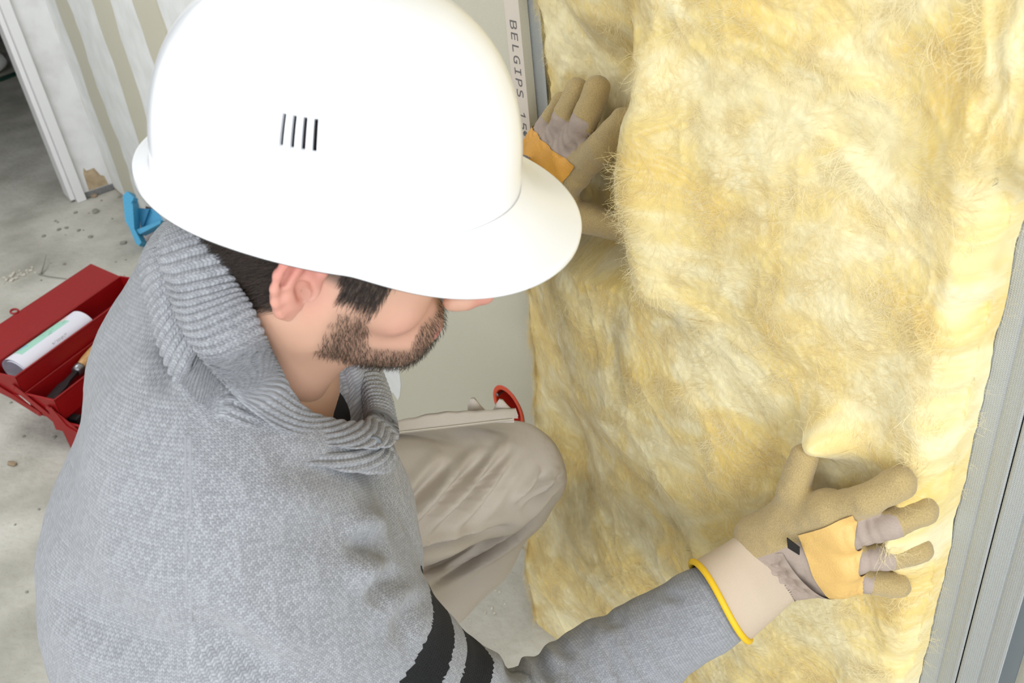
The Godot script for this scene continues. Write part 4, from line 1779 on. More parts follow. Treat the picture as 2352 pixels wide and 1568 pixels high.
func ear_prims() -> Array:
	var o := Vector3(-0.004, 0.001, 0.069)
	var u := Vector3(-0.88, 0.10, 0.46).normalized()
	var v := Vector3(-0.22, 0.97, 0.02)
	var w := u.cross(v).normalized() * -1.0
	if w.z < 0:
		w = -w
	v = w.cross(u).normalized()
	if v.y < 0:
		v = -v
	var at := func(a: float, b: float, c: float) -> Vector3: return o + (u * a + v * b + w * c) * 0.00113
	var q := []
	var hel := [[5, 3, 0], [0, 6, 1.5], [-2, 14, 2.5], [0, 23, 3.5], [6, 30, 4.5], [14, 33, 5], [22, 30, 5.5], [27.5, 22, 5.5], [29, 12, 5.0], [27, 1, 4.5], [22, -10, 3.5], [15, -19, 2.5]]
	for i in hel.size() - 1:
		q.append(Prim.new(at.call(hel[i][0], hel[i][1], hel[i][2]), at.call(hel[i + 1][0], hel[i + 1][1], hel[i + 1][2]), 0.0031, 0.0031, 0.004))
	var anti := [[12, 24, 1.5], [17.5, 15, 2.6], [19, 5, 3.0], [16, -5, 2.8], [11, -11, 2.2], [6, -12, 2.0]]
	for i in anti.size() - 1:
		q.append(Prim.new(at.call(anti[i][0], anti[i][1], anti[i][2]), at.call(anti[i + 1][0], anti[i + 1][1], anti[i + 1][2]), 0.0034, 0.0034, 0.006))
	var fr := Basis(u, v, w)
	# plate behind the rim, lobe, tragus
	q.append(Prim.new(at.call(14, 18, -2), at.call(14, -4, -2), 0.0145, 0.012, 0.004, fr, Vector3(1, 1, 0.16)))
	q.append(Prim.new(at.call(8, -18, 0.5), at.call(4, -20, 0.0), 0.0085, 0.008, 0.006, fr, Vector3(1, 1, 0.42)))
	q.append(Prim.new(at.call(-2, -5, 2.0), at.call(-2, 1, 2.4), 0.0052, 0.0046, 0.005))
	q.append(Prim.new(at.call(6, 8, -5), at.call(12, -4, -5), 0.013, 0.012, 0.005))
	q.append(Prim.new(at.call(6, -2, 3.6), at.call(9, 3, 3.6), 0.0056, 0.0056, 0.004, fr, Vector3.ONE, true))
	q.append(Prim.new(at.call(22, 22, 4.2), at.call(24, 6, 4.0), 0.0026, 0.0024, 0.003, fr, Vector3.ONE, true))
	q.append(Prim.new(at.call(8, 26, 3.0), at.call(13, 26, 3.6), 0.0030, 0.0030, 0.003, fr, Vector3.ONE, true))
	return q


func build_body(man: Node3D, base: Vector3) -> void:
	M.navy = plain(Color(0.10, 0.10, 0.13), 0.95)
	M.button = plain(Color(0.45, 0.47, 0.49), 0.5)
	M.thread = plain(Color(0.80, 0.77, 0.71), 0.9)
	M.boot = plain(Color(0.23, 0.17, 0.13), 0.8)
	var sk := plain(Color(1, 1, 1), 0.55)
	sk.vertex_color_use_as_albedo = true
	sk.subsurf_scatter_enabled = true
	sk.subsurf_scatter_strength = 0.12
	sk.heightmap_enabled = true
	sk.heightmap_texture = grey_tex(M.n3)
	sk.heightmap_scale = 0.012
	sk.uv1_scale = Vector3(14, 14, 14)
	M.skin = sk
	var hp := head_prims()
	var m := nets(hp, 0.0032, Vector3(-0.17, -0.275, -0.105), Vector3(0.15, 0.14, 0.105))
	m = smoothed(m, 2)
	var all := pieces(m, func(c: Vector3, n: Vector3) -> String: return "b", func(p: Vector3, n: Vector3, k: String) -> Vector2: return Vector2(p.x + p.z, p.y), func(p: Vector3, n: Vector3) -> Color: return skin_tint(p))
	var mb: MB = all["b"]
	var head_n := normals_of(m)
	for s in 2:
		var ep := ear_prims()
		var em := nets(ep, 0.0014, Vector3(-0.055, -0.05, 0.045), Vector3(0.03, 0.055, 0.115))
		em = smoothed(em, 2)
		if s:
			var vs: PackedVector3Array = em[0]
			for i in vs.size():
				vs[i].z = -vs[i].z
			var ids: PackedInt32Array = em[1]
			for i in range(0, ids.size(), 3):
				var t := ids[i]
				ids[i] = ids[i + 1]
				ids[i + 1] = t
			em = [vs, ids]
		var en := normals_of(em)
		var f := mb.v.size()
		for i in em[0].size():
			var p: Vector3 = em[0][i]
			var red := ss(0.0, 0.03, p.y) * 0.5 + 0.35
			mb.col = Color(0.64, 0.35, 0.26).lerp(Color(0.70, 0.26, 0.21), red)
			mb.vert(p, en[i], Vector2(p.x, p.y))
		for i in range(0, em[1].size(), 3):
			mb.tri(f + em[1][i], f + em[1][i + 1], f + em[1][i + 2])
	# to the room's axes
	for i in mb.v.size():
		mb.v[i] = HEAD * mb.v[i]
		mb.n[i] = HEAD.basis * mb.n[i]
	# trunk, arms and legs under the clothes, and hands inside the gloves
	var tp := torso_prims(0.022)
	tp.append(Prim.new(HEAD * Vector3(-0.068, -0.17, 0), Vector3(-0.7265, 0.7804, 0.5226), 0.05, 0.07, 0.05))
	for i in range(12, 86, 6):
		tp.append(Prim.new(arm[i], arm[mini(i + 6, 89)], 0.05 - 0.00035 * i, 0.05 - 0.00035 * (i + 6), 0.02))
	for i in range(0, 60, 10):
		tp.append(Prim.new(arm2[i], arm2[mini(i + 10, 52)], 0.044 - i * 0.0003, 0.041 - i * 0.0003, 0.02))
	add_limb(tp, [Vector3(-0.7733, 0.5750, 0.4924), Vector3(-0.8161, 0.4478, 0.1576), Vector3(-0.8816, 0.2882, 0.1978), Vector3(-0.9262, 0.1398, 0.3769)], [0.06, 0.036, 0.030, 0.028], 0.02)
	var hip2: Vector3 = Vector3(-0.7733, 0.5750, 0.4924) + Vector3(0.783, 0, 0.622) * 0.19 + Vector3(0, -0.06, 0.0)
	add_limb(tp, [hip2, Vector3(-0.40, 0.085, 0.52), Vector3(-0.70, 0.06, 0.86)], [0.07, 0.045, 0.035], 0.02)
	var bm := nets(tp, 0.014, Vector3(-1.1, 0.0, -0.02), Vector3(-0.26, 1.1, 1.05))
	bm = smoothed(bm, 1)
	var bn := normals_of(bm)
	var f := mb.v.size()
	mb.col = Color(0.62, 0.365, 0.255)
	for i in bm[0].size():
		mb.vert(bm[0][i], bn[i], Vector2(bm[0][i].x, bm[0][i].y))
	for i in range(0, bm[1].size(), 3):
		mb.tri(f + bm[1][i], f + bm[1][i + 1], f + bm[1][i + 2])
	settle(part("body", mb, M.skin, man), base)
	var up := [Prim.new(HEAD * Vector3(0.026, -0.236, 0.004), HEAD * Vector3(-0.02, -0.29, 0.0), 0.076, 0.085, 0.02)]
	var um := smoothed(nets(up, 0.006, HEAD * Vector3(-0.01, -0.27, 0) - Vector3.ONE * 0.14, HEAD * Vector3(-0.01, -0.27, 0) + Vector3.ONE * 0.14), 1)
	var uo := pieces(um, func(c: Vector3, n: Vector3) -> String: return "u", null)
	tag(settle(part("undershirt", uo["u"], M.navy, man), base), "dark undershirt inside the collar")
	grow_hair(man, base, m, head_n)


func grow_hair(man: Node3D, base: Vector3, m: Array, nn: PackedVector3Array) -> void:
	var hm := plain(Color(1, 1, 1), 0.45)
	hm.vertex_color_use_as_albedo = true
	M.hair = hm
	var vs: PackedVector3Array = m[0]
	var r := RandomNumberGenerator.new()
	r.seed = 41
	var hair := MB.new()
	var beard := MB.new()
	for i in vs.size():
		var p := vs[i]
		# only what the hat leaves bare gets strands
		var h := hair_mask(p)
		var b := beard_mask(p)
		if p.y > 0.085 or p.y < -0.13:
			continue
		if h > 0.45 and not (p.x > -0.02 and p.x < 0.014 and absf(p.z) > 0.055 and p.y < 0.035):
			for k in 5:
				var q := p + Vector3(r.randf_range(-0.002, 0.002), r.randf_range(-0.002, 0.002), r.randf_range(-0.002, 0.002))
				var n := nn[i]
				var flow := Vector3(-0.75, -0.75, 0.0) if p.x < 0.01 else Vector3(-0.15, -1.0, 0)
				flow += Vector3(r.randf_range(-0.25, 0.25), r.randf_range(-0.25, 0.25), r.randf_range(-0.2, 0.2))
				flow = (flow - n * flow.dot(n)).normalized()
				var l := r.randf_range(0.007, 0.017) * (0.6 if p.x > 0.01 else 1.0)
				var ps := []
				for t in 4:
					var f := t / 3.0
					ps.append(HEAD * (q + flow * l * f + n * (0.0010 + 0.0030 * f * (1.0 - f * 0.6) + 0.0008 * r.randf())))
				var g := r.randf_range(0.6, 1.5)
				hair.col = Color(0.040, 0.027, 0.020) * g
				hair.tube(ps, [0.00016, 0.00018, 0.00014, 0.00004], 3, false)
		if b > 0.3:
			for k in 3:
				if r.randf() > b * 1.15:
					continue
				var q := p + Vector3(r.randf_range(-0.0022, 0.0022), r.randf_range(-0.0022, 0.0022), r.randf_range(-0.0022, 0.0022))
				var n := nn[i]
				var flow := Vector3(0.25, -1.0, 0) + Vector3(r.randf_range(-0.6, 0.6), r.randf_range(-0.3, 0.3), r.randf_range(-0.6, 0.6))
				flow = (flow - n * flow.dot(n) * 0.8).normalized()
				var l := r.randf_range(0.003, 0.0065)
				var ps := []
				for t in 3:
					var f := t / 2.0
					ps.append(HEAD * (q + flow * l * f + n * (0.0022 * f)))
				var g := r.randf_range(0.5, 1.8)
				beard.col = Color(0.042, 0.026, 0.017) * g
				beard.tube(ps, [0.00013, 0.00012, 0.00003], 3, false)
	settle(part("hair", hair, M.hair, man), base)
	settle(part("beard", beard, M.hair, man), base)


# ---------------------------------------------------------------- work gloves
func build_gloves() -> void:
	M.suede = textured(ramp_tex(noise_image(512, 0.09, 4, 51), [[0.0, Color(0.57, 0.475, 0.31)], [0.45, Color(0.70, 0.605, 0.41)], [1.0, Color(0.79, 0.70, 0.50)]]), 0.07, 1.0, grey_tex(noise_image(512, 0.3, 3, 52)), 0.06)
	M.suede.rim_enabled = true
	M.suede.rim = 0.5
	M.drill = textured(ramp_tex(M.n2, [[0.0, Color(0.64, 0.575, 0.525)], [1.0, Color(0.70, 0.63, 0.575)]]), 0.05, 0.9, grey_tex(M.n3), 0.012)
	M.cuff = textured(ramp_tex(M.n2, [[0.0, Color(0.77, 0.695, 0.605)], [1.0, Color(0.80, 0.725, 0.635)]]), 0.05, 0.75, grey_tex(M.n3), 0.008)
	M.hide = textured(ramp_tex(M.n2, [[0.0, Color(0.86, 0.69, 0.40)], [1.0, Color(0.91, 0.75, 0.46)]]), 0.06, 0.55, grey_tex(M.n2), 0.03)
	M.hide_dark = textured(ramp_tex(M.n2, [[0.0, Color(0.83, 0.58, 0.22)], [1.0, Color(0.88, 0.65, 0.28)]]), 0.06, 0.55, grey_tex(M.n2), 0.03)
	M.yellow = plain(Color(0.93, 0.75, 0.12), 0.6)
	M.gold = plain(Color(0.80, 0.66, 0.36), 0.8)
	var low := {
		"label": "beige and suede work glove low on the wool, thumb up, yellow bound cuff",
		"wrist": Vector3(-0.4226, 0.5343, 0.0980), "heel": Vector3(-0.3891, 0.5724, 0.0920),
		"fingers": [
			[Vector3(-0.3721, 0.6473, 0.0900), Vector3(-0.3386, 0.6764, 0.0820), Vector3(-0.3201, 0.6985, 0.0640), 0.0148, 0.0155],
			[Vector3(-0.3520, 0.6273, 0.0880), Vector3(-0.3188, 0.6522, 0.0700), Vector3(-0.3044, 0.6606, 0.0420), 0.0138, 0.0132],
			[Vector3(-0.3487, 0.5935, 0.0860), Vector3(-0.3213, 0.6031, 0.0640), Vector3(-0.3042, 0.6055, 0.0360), 0.0130, 0.0125],
			[Vector3(-0.3560, 0.5557, 0.0820), Vector3(-0.3357, 0.5587, 0.0640), Vector3(-0.3135, 0.5551, 0.0460), 0.0122, 0.0120]],
		"thumb": [Vector3(-0.4159, 0.5907, 0.0940), Vector3(-0.4114, 0.6448, 0.0900), Vector3(-0.4099, 0.6807, 0.0800), 0.0165, 0.0140],
		"cuff": [Vector3(-0.4220, 0.5414, 0.0980), Vector3(-0.4299, 0.5280, 0.1280), Vector3(-0.4400, 0.5133, 0.1580)],
		"span": [0.0435, 0.0455, 0.0485], "deep": [0.0205, 0.034, 0.045],
		"strap": [0.0695, 0.40, 0.1265, 0.77, 0.034], "cloth": 0.026, "shift": 0.009, "hide": M.hide}
	glove(low)
	var high := {
		"label": "worn suede work glove pressed deep into the wool above, orange leather strap",
		"wrist": Vector3(-0.8685, 0.7947, 0.0550), "heel": Vector3(-0.8349, 0.8323, 0.0500),
		"fingers": [
			[Vector3(-0.7619, 0.8671, 0.0500), Vector3(-0.7107, 0.9123, 0.0520), Vector3(-0.6840, 0.9433, 0.0460), 0.0165, 0.0155],
			[Vector3(-0.7828, 0.8824, 0.0450), Vector3(-0.7437, 0.9308, 0.0480), Vector3(-0.7342, 0.9644, 0.0360), 0.0145, 0.0140],
			[Vector3(-0.8164, 0.8803, 0.0380), Vector3(-0.7868, 0.9212, 0.0400), Vector3(-0.7737, 0.9530, 0.0300), 0.0140, 0.0135],
			[Vector3(-0.8575, 0.8713, 0.0260), Vector3(-0.8330, 0.9018, 0.0260), Vector3(-0.8174, 0.9281, 0.0180), 0.0120, 0.0110]],
		"thumb": [Vector3(-0.8083, 0.8080, 0.0520), Vector3(-0.7442, 0.8146, 0.0500), Vector3(-0.6942, 0.8133, 0.0400), 0.0190, 0.0145],
		"cuff": [Vector3(-0.8634, 0.7993, 0.0550), Vector3(-0.8786, 0.7790, 0.0700), Vector3(-0.8947, 0.7579, 0.0850)],
		"span": [0.046, 0.050, 0.055], "deep": [0.024, 0.036, 0.046],
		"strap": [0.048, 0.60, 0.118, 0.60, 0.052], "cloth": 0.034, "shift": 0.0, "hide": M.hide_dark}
	glove(high)


func glove(g: Dictionary) -> void:
	var wrist: Vector3 = g.wrist
	var heel: Vector3 = g.heel
	var fs: Array = g.fingers
	var th: Array = g.thumb
	var mid: Vector3 = ((fs[1][0] as Vector3) + (fs[2][0] as Vector3)) * 0.5
	var ex := (mid - wrist).normalized()
	var across := ((fs[0][0] as Vector3) - (fs[3][0] as Vector3)).normalized()
	across = (across - ex * across.dot(ex)).normalized()
	var back := ex.cross(across).normalized()
	if back.z < 0:
		back = -back
	var o := thing("work_glove", g.label, "glove", tf(wrist), "pair of work gloves")
	var prims := []
	for k in 4:
		var f: Array = fs[k]
		var root: Vector3 = wrist.lerp(f[0], 0.12) + across * (0.030 - 0.020 * k + g.shift)
		prims.append(Prim.new(root, f[0], 0.0165, f[3] + 0.0035, 0.016))
		prims.append(Prim.new(f[0], f[1], f[3] + 0.001, f[3], 0.007))
		prims.append(Prim.new(f[1], f[2], f[3], f[4], 0.004))
	prims.append(Prim.new(wrist.lerp(th[0], 0.25) + across * 0.008, th[0], 0.019, th[3], 0.02))
	prims.append(Prim.new(wrist + across * (0.026 + g.shift), th[0], 0.0165, th[3], 0.02))
	prims.append(Prim.new(th[0], th[1], th[3], th[3] * 0.93, 0.012))
	prims.append(Prim.new(th[1], th[2], th[3] * 0.93, th[4], 0.004))
	prims.append(Prim.new(heel, (fs[2][0] as Vector3).lerp(fs[3][0], 0.5), 0.018, 0.015, 0.016))
	var lo := wrist
	var hi := wrist
	for f in fs + [th]:
		for k in 3:
			lo = lo.min(f[k])
			hi = hi.max(f[k])
	var m := nets(prims, 0.0032, lo - Vector3.ONE * 0.05, hi + Vector3.ONE * 0.05)
	m = smoothed(m, 1)
	m = split4(m)
	m = smoothed(m, 1)
	var nz := noise(70.0, 2, 31)
	var nb := noise(24.0, 2, 35)
	var tip := func(p: Vector3) -> Vector2:
		# (which finger, how far along it: 0 at its root, 1 at its end)
		var best := 1e9
		var out := Vector2(-1, 0)
		for k in 4:
			for s in 2:
				var a: Vector3 = fs[k][s]
				var b: Vector3 = fs[k][s + 1]
				var t := clampf((p - a).dot(b - a) / a.distance_squared_to(b), 0, 1)
				var d := p.distance_to(a.lerp(b, t))
				if d < best and not (s == 0 and t <= 0.0):
					best = d
					out = Vector2(k, (s + t) * 0.5)
		return out if best < 0.019 else Vector2(-1, 0)
	m = pushed(m, func(p: Vector3, n: Vector3) -> float:
		var t: Vector2 = tip.call(p)
		var s := nz.get_noise_3dv(p) * 0.0006 + nb.get_noise_3dv(p) * 0.0014
		# cloth puckers at the knuckles and a step where the leather tip begins
		if t.x >= 1:
			s += 0.0005 * sin(t.y * 44.0 + p.x * 120.0) * ss(0.0, 0.1, t.y) * (1.0 - ss(0.30, 0.5, t.y)) + 0.0007 * ss(0.56, 0.58, t.y)
		return s)
	var span_t := func(p: Vector3) -> float: return (p - wrist).dot(ex)
	var side_t := func(p: Vector3) -> float: return (p - wrist).dot(across)
	var pick := func(c: Vector3, n: Vector3) -> String:
		var t: Vector2 = tip.call(c)
		var facing := n.dot(back)
		if t.x >= 1 and t.y > 0.02:
			var near := 0.30 if t.x == 1 else 0.22
			return "cloth" if facing > near and t.y < 0.57 else "suede"
		if t.x == 0:
			return "suede"
		var s: float = side_t.call(c)
		var l: float = span_t.call(c)
		if facing > 0.15 and s < g.cloth:
			return "cloth"
		return "suede"
	var out := pieces(m, pick, null)
	var su := part("suede_palm", out["suede"], M.suede, o)
	settle(su, wrist)
	settle(part("cloth_back", out["cloth"], M.drill, o), wrist)
	# leather strap over the knuckles, laid on the back of the hand
	var lift := pushed([(m[0] as PackedVector3Array).duplicate(), m[1]], func(p: Vector3, n: Vector3) -> float: return 0.0016 - nz.get_noise_3dv(p) * 0.0004)
	var so := pieces(lift, func(c: Vector3, n: Vector3) -> String:
		var t: Vector2 = tip.call(c)
		var l: float = span_t.call(c)
		var s: float = side_t.call(c)
		if t.x >= 0 and t.y > 0.4:
			return ""
		return "strap" if n.dot(back) > -0.2 and l > g.strap[0] + g.strap[1] * s and l < g.strap[2] + g.strap[3] * s and s < g.strap[4] else "", null)
	if so.has("strap"):
		# straight cut edges
		var sb: MB = so["strap"]
		for i in sb.v.size():
			var l: float = span_t.call(sb.v[i])
			var s: float = side_t.call(sb.v[i])
			for e in [g.strap[0] + g.strap[1] * s, g.strap[2] + g.strap[3] * s]:
				if absf(l - e) < 0.0019:
					sb.v[i] += ex * (e - l)
			if absf(s - g.strap[4]) < 0.0019:
				sb.v[i] += across * (g.strap[4] - s)
		tag(settle(part("knuckle_strap", so["strap"], g.hide, o), wrist), "smooth yellow leather strap across the knuckles")
	# gathered cloth at the wrist: fine pleats with two seams
	var rows := []
	var f0: Vector3 = wrist
	var n_ := 120
	for i in 22:
		var t := i / 21.0
		var row := []
		for j in n_:
			var a := lerpf(1.0, TAU - 1.0, j / (n_ - 1.0))
			var r := 0.0022 * sin(a * 20.0 + 0.6 * sin(t * 9.0)) * sin(PI * t) - 0.003 * sin(PI * clampf(t * 1.2, 0, 1))
			r -= 0.0016 * (exp(-pow((t - 0.35) / 0.06, 2.0)) + exp(-pow((t - 0.62) / 0.06, 2.0)))
			var w := lerpf(g.span[0] - 0.002, 0.047, t) + r
			var d := lerpf(g.deep[0] + 0.0035, 0.0245, t) + r
			row.append(f0 + ex * (0.010 + 0.042 * t) + across * (cos(a) * w + g.shift * (1.0 - t) - 0.003 * t) + back * sin(a) * d)
		rows.append(row)
	var pm := MB.new()
	if ex.cross(across).dot(back) > 0:
		rows.reverse()
	pm.skin(rows)
	settle(part("gathered_wrist", pm, M.drill, o), wrist)
	# gauntlet cuff: an open flattened tube with thickness
	var cf: Array = g.cuff
	var cd := ((cf[0] as Vector3) - (cf[2] as Vector3)).normalized()
	var ca := (across - cd * across.dot(cd)).normalized()
	var cb := cd.cross(ca).normalized()
	if cb.dot(back) < 0:
		cb = -cb
	var ringed := func(t: float, grow: float) -> Array:
		var k := mini(int(t * 2.0), 1)
		var u := t * 2.0 - k
		var c := (cf[k] as Vector3).lerp(cf[k + 1], u)
		var w := lerpf(g.span[k], g.span[k + 1], u) + grow
		var d := lerpf(g.deep[k], g.deep[k + 1], u) + grow
		var row := []
		for j in 72:
			var a := TAU * j / 72.0
			row.append(c + ca * w * cos(a) + cb * d * sin(a) + cd * 0.004 * sin(a * 2.0 + 0.5) * t)
		return row
	var cr := []
	for i in 15:
		cr.append(ringed.call(i / 14.0, 0.0))
	for i in 15:
		cr.append(ringed.call((14 - i) / 14.0, -0.0016))
	cr.append(cr[0])
	var flip := cd.cross(ca).dot(cb) < 0
	if flip:
		cr.reverse()
	var cm := MB.new()
	cm.skin(cr, [], true)
	var cuff := part("cuff", cm, M.cuff, o)
	settle(cuff, wrist)
	var bind := MB.new()
	var bp: Array = ringed.call(1.0, 0.0)
	bp.append(bp[0])
	bp.append(bp[1])
	var br := []
	for q in bp:
		br.append(0.0034)
	bind.tube(bp, br, 9, false)
	tag(part("binding", bind, M.yellow, cuff), "yellow binding round the open end")
	# overlocked seam: zigzag thread
	var zz := MB.new()
	var zp := []
	var zr := []
	var ra: Array = ringed.call(0.005, 0.0016)
	var rb: Array = ringed.call(0.10, 0.0010)
	for j in 144:
		var u := j / 2.0
		var k := int(u) % 72
		var q: Vector3 = (ra[k] if j % 2 == 0 else rb[k]) if j % 2 == 0 or true else ra[k]
		zp.append(q)
		zr.append(0.0006)
	zz.tube(zp, zr, 4, false)
	part("stitching", zz, M.thread, cuff)
	# lens-shaped dark tab sewn beside the strap
	var tab := MB.new()
	if g.shift > 0.0:
		var pts := PackedVector2Array([Vector2(-0.0075, 0.001), Vector2(-0.001, -0.0095), Vector2(0.0065, -0.002), Vector2(0.001, 0.0115)])
		tab.slab(pts, Transform3D(Basis(ex, back.cross(ex), back), Vector3(-0.3847, 0.6072, 0.1185)), 0.0012)
		tag(settle(part("tab", tab, M.black, o), wrist), "small black diamond tab")


# ---------------------------------------------------------------- things on the floor and in the wall
func lump(called: String, label: String, at: Vector3, size: Vector3, turn: float, m: Material, sd: int, group: String, category: String) -> void:
	var mb := MB.new()
	var r := RandomNumberGenerator.new()
	r.seed = sd
	var nz := noise(1.1, 2, sd)
	var rows := []
	for i in 9:
		var row := []
		var t := PI * i / 8.0
		for j in 12:
			var a := -TAU * j / 12.0
			var d := Vector3(sin(t) * cos(a), -cos(t), sin(t) * sin(a))
			var k := 1.0 + 0.45 * nz.get_noise_3dv(d)
			# broken faces
			d = d * k
			d = Vector3(clampf(d.x, -0.8, 0.8), clampf(d.y, -0.7, 0.75), clampf(d.z, -0.78, 0.85))
			row.append(Vector3(d.x * size.x, (d.y + 0.68) * size.y, d.z * size.z) * 0.5)
		rows.append(row)
	mb.skin(rows, [], true)
	var o := part(called, mb, m)
	o.transform = Transform3D(Basis(Vector3.UP, turn), at)
	tag(o, label, category, group)


func crumb(mb: MB, at: Vector3, w: float, r: RandomNumberGenerator) -> void:
	mb.box(Vector3(w, w * r.randf_range(0.3, 0.6), w * r.randf_range(0.5, 1.0)), Transform3D(Basis.from_euler(Vector3(r.randf_range(-0.3, 0.3), r.randf() * 6.0, r.randf_range(-0.3, 0.3))), at + Vector3(0, w * 0.25, 0)), w * 0.16)


func build_floor_things() -> void:
	M.stone = textured(ramp_tex(M.n2, [[0.0, Color(0.47, 0.46, 0.43)], [1.0, Color(0.66, 0.645, 0.60)]]), 0.05, 0.95)
	M.crumb = plain(Color(0.80, 0.775, 0.72), 0.95)
	M.pale = plain(Color(0.95, 0.95, 0.92), 0.95)
	M.tan = textured(ramp_tex(M.n2, [[0.0, Color(0.50, 0.42, 0.33)], [1.0, Color(0.72, 0.64, 0.54)]]), 0.05, 0.95)
	var stones := [
		[Vector3(-3.3562, 0.0000, 0.1145), 0.026, "grey pebble straight below the foot of the white door frame"], [Vector3(-3.4114, 0.0000, 0.1708), 0.014, ""], [Vector3(-3.3985, 0.0000, 0.2442), 0.010, ""], [Vector3(-3.3120, 0.0000, 0.2554), 0.015, ""], [Vector3(-3.3049, 0.0000, 0.2322), 0.013, ""],
		[Vector3(-3.2469, 0.0000, 0.2071), 0.013, ""], [Vector3(-3.1595, 0.0000, 0.1928), 0.016, ""], [Vector3(-3.3015, 0.0000, 0.3093), 0.014, ""], [Vector3(-3.0192, 0.0000, 0.1257), 0.020, "dark pebble beside the blue bracket's lower tip"], [Vector3(-3.4190, 0.0000, 0.0114), 0.014, ""], [Vector3(-3.2839, 0.0000, 0.0347), 0.008, ""],
		[Vector3(-3.0244, 0.0000, 0.3163), 0.012, ""], [Vector3(-3.2470, 0.0000, 0.0914), 0.008, ""], [Vector3(-3.4431, 0.0000, 0.0693), 0.009, ""], [Vector3(-3.0673, 0.0000, 0.3474), 0.006, ""], [Vector3(-2.9036, 0.0000, 0.1887), 0.006, ""], [Vector3(-2.8926, 0.0000, 0.1601), 0.006, ""], [Vector3(-2.9692, 0.0000, 0.4023), 0.007, ""], [Vector3(-2.9762, 0.0000, 0.0877), 0.012, ""],
		[Vector3(-3.2366, 0.0000, 0.1938), 0.006, ""], [Vector3(-3.3803, 0.0000, 0.2415), 0.008, ""], [Vector3(-3.3672, 0.0000, 0.1374), 0.006, ""], [Vector3(-3.2501, 0.0000, 0.2517), 0.005, ""], [Vector3(-2.3335, 0.0000, 0.6386), 0.007, ""], [Vector3(-2.2607, 0.0000, 0.6032), 0.006, ""], [Vector3(-2.1578, 0.0000, 0.6487), 0.008, ""], [Vector3(-1.8590, 0.0000, 0.6885), 0.006, ""], [Vector3(-2.0984, 0.0000, 0.5930), 0.010, ""], [Vector3(-1.6266, 0.0000, 0.7700), 0.006, ""], [Vector3(-1.8465, 0.0000, 0.7409), 0.005, ""]]
	for i in stones.size():
		var s: Array = stones[i]
		var w: float = s[1]
		lump("pebble", s[2] if s[2] else "small grey pebble lying loose on the dusty concrete", s[0], Vector3(w * 1.25, w * 0.5, w), i * 1.7, M.stone, 200 + i, "pebbles on the concrete", "pebble")
	for q in [[Vector3(-3.5037, 0.0000, 0.0780), Vector3(0.035, 0.014, 0.02), "tan mortar chunk at the foot of the white wall", M.tan], [Vector3(-2.0657, 0.0000, 0.6959), Vector3(0.030, 0.010, 0.014), "brown wood chip on the floor below the toolbox", M.tan]]:
		lump("chunk", q[2], q[0], q[1], 0.6, q[3], 71, "", "debris")
	# crumbled plaster at the left edge
	var r := RandomNumberGenerator.new()
	r.seed = 3
	var a := Vector3(-3.0628, 0.0000, 0.5023)
	var b := Vector3(-3.0649, 0.0000, 0.4091)
	var crumbs := MB.new()
	for i in 30:
		var w := r.randf_range(0.005, 0.015)
		crumb(crumbs, a.lerp(b, r.randf()) + Vector3(r.randf_range(-0.03, 0.03), 0, r.randf_range(-0.03, 0.03)), w, r)
	tag(part("plaster_crumbs", crumbs, M.crumb), "streak of white plaster crumbs on the floor beyond the red toolbox", "debris", "", "stuff")
	var grit := MB.new()
	for i in 70:
		var p := (Vector3(-1.0240, 0.0000, 0.0105)).lerp(Vector3(-0.9635, 0.0000, 0.1790), r.randf()) + Vector3(r.randf_range(-0.12, 0.05), 0, r.randf_range(-0.09, 0.12))
		crumb(grit, p, r.randf_range(0.0015, 0.0050), r)
	tag(part("grit", grit, M.crumb), "fine pale grit scattered on the concrete below the knee", "debris", "", "stuff")
	# dry stalks
	for q in [[[Vector3(-3.0110, 0.0040, 0.3916), Vector3(-3.0402, 0.0180, 0.3695), Vector3(-3.1018, 0.0200, 0.3461)], [0.0035, 0.0018, 0.0008], "thin grey stalk standing up behind the toolbox lid"], [[Vector3(-3.0170, 0.0030, 0.3984), Vector3(-2.9708, 0.0030, 0.3782), Vector3(-2.9104, 0.0030, 0.3411)], [0.002, 0.0016, 0.0012], "thin grey stalk lying flat behind the toolbox lid"], [[Vector3(-2.8173, 0.0030, 0.2773), Vector3(-2.7700, 0.0030, 0.2411), Vector3(-2.7588, 0.0030, 0.2097), Vector3(-2.7717, 0.0120, 0.1998)], [0.0012, 0.0012, 0.0012, 0.001], "thin bent wire lying beyond the toolbox"]]:
		var mb := MB.new()
		mb.tube(q[0], q[1], 6)
		tag(part("stalk", mb, M.stone), q[2], "stalk")
	# blue bracket against the foot of the partition, with a card under it
	var at := Vector3(-2.9446, 0.0283, 0.0747)
	var k := 3.02 / 2150.0
	var bas := Basis(EYE.basis.x, EYE.basis.y, EYE.basis.z)
	var o := thing("blue_bracket", "light blue plastic bracket on the floor behind the hard hat", "bracket", Transform3D(bas, at))
	var ol := func(ps: Array) -> PackedVector2Array:
		var out := PackedVector2Array()
		for p in ps:
			out.append(Vector2((p[0] - 330) * k, (545 - p[1]) * k))
		out.reverse()
		return out
	for q in [["upright", [[297, 454], [307, 444], [311, 447], [319, 470], [323, 530], [339, 560], [333, 568], [326, 562], [312, 528], [302, 511]], 0.0, 0.05, M.blue], ["tab", [[308, 445], [323, 459], [321, 466], [317, 472], [306, 461]], 0.02, 0.035, M.blue], ["side", [[319, 478], [352, 478], [392, 512], [325, 532]], -0.03, 0.02, M.blue], ["lip", [[323, 531], [380, 509], [378, 517], [331, 541]], -0.012, 0.05, M.blue], ["gusset", [[319, 478], [344, 480], [326, 531]], -0.03, 0.035, M.blue_dark]]:
		var mb := MB.new()
		mb.slab(ol.call(q[1]), tf(Vector3(0, 0, q[2])), q[3])
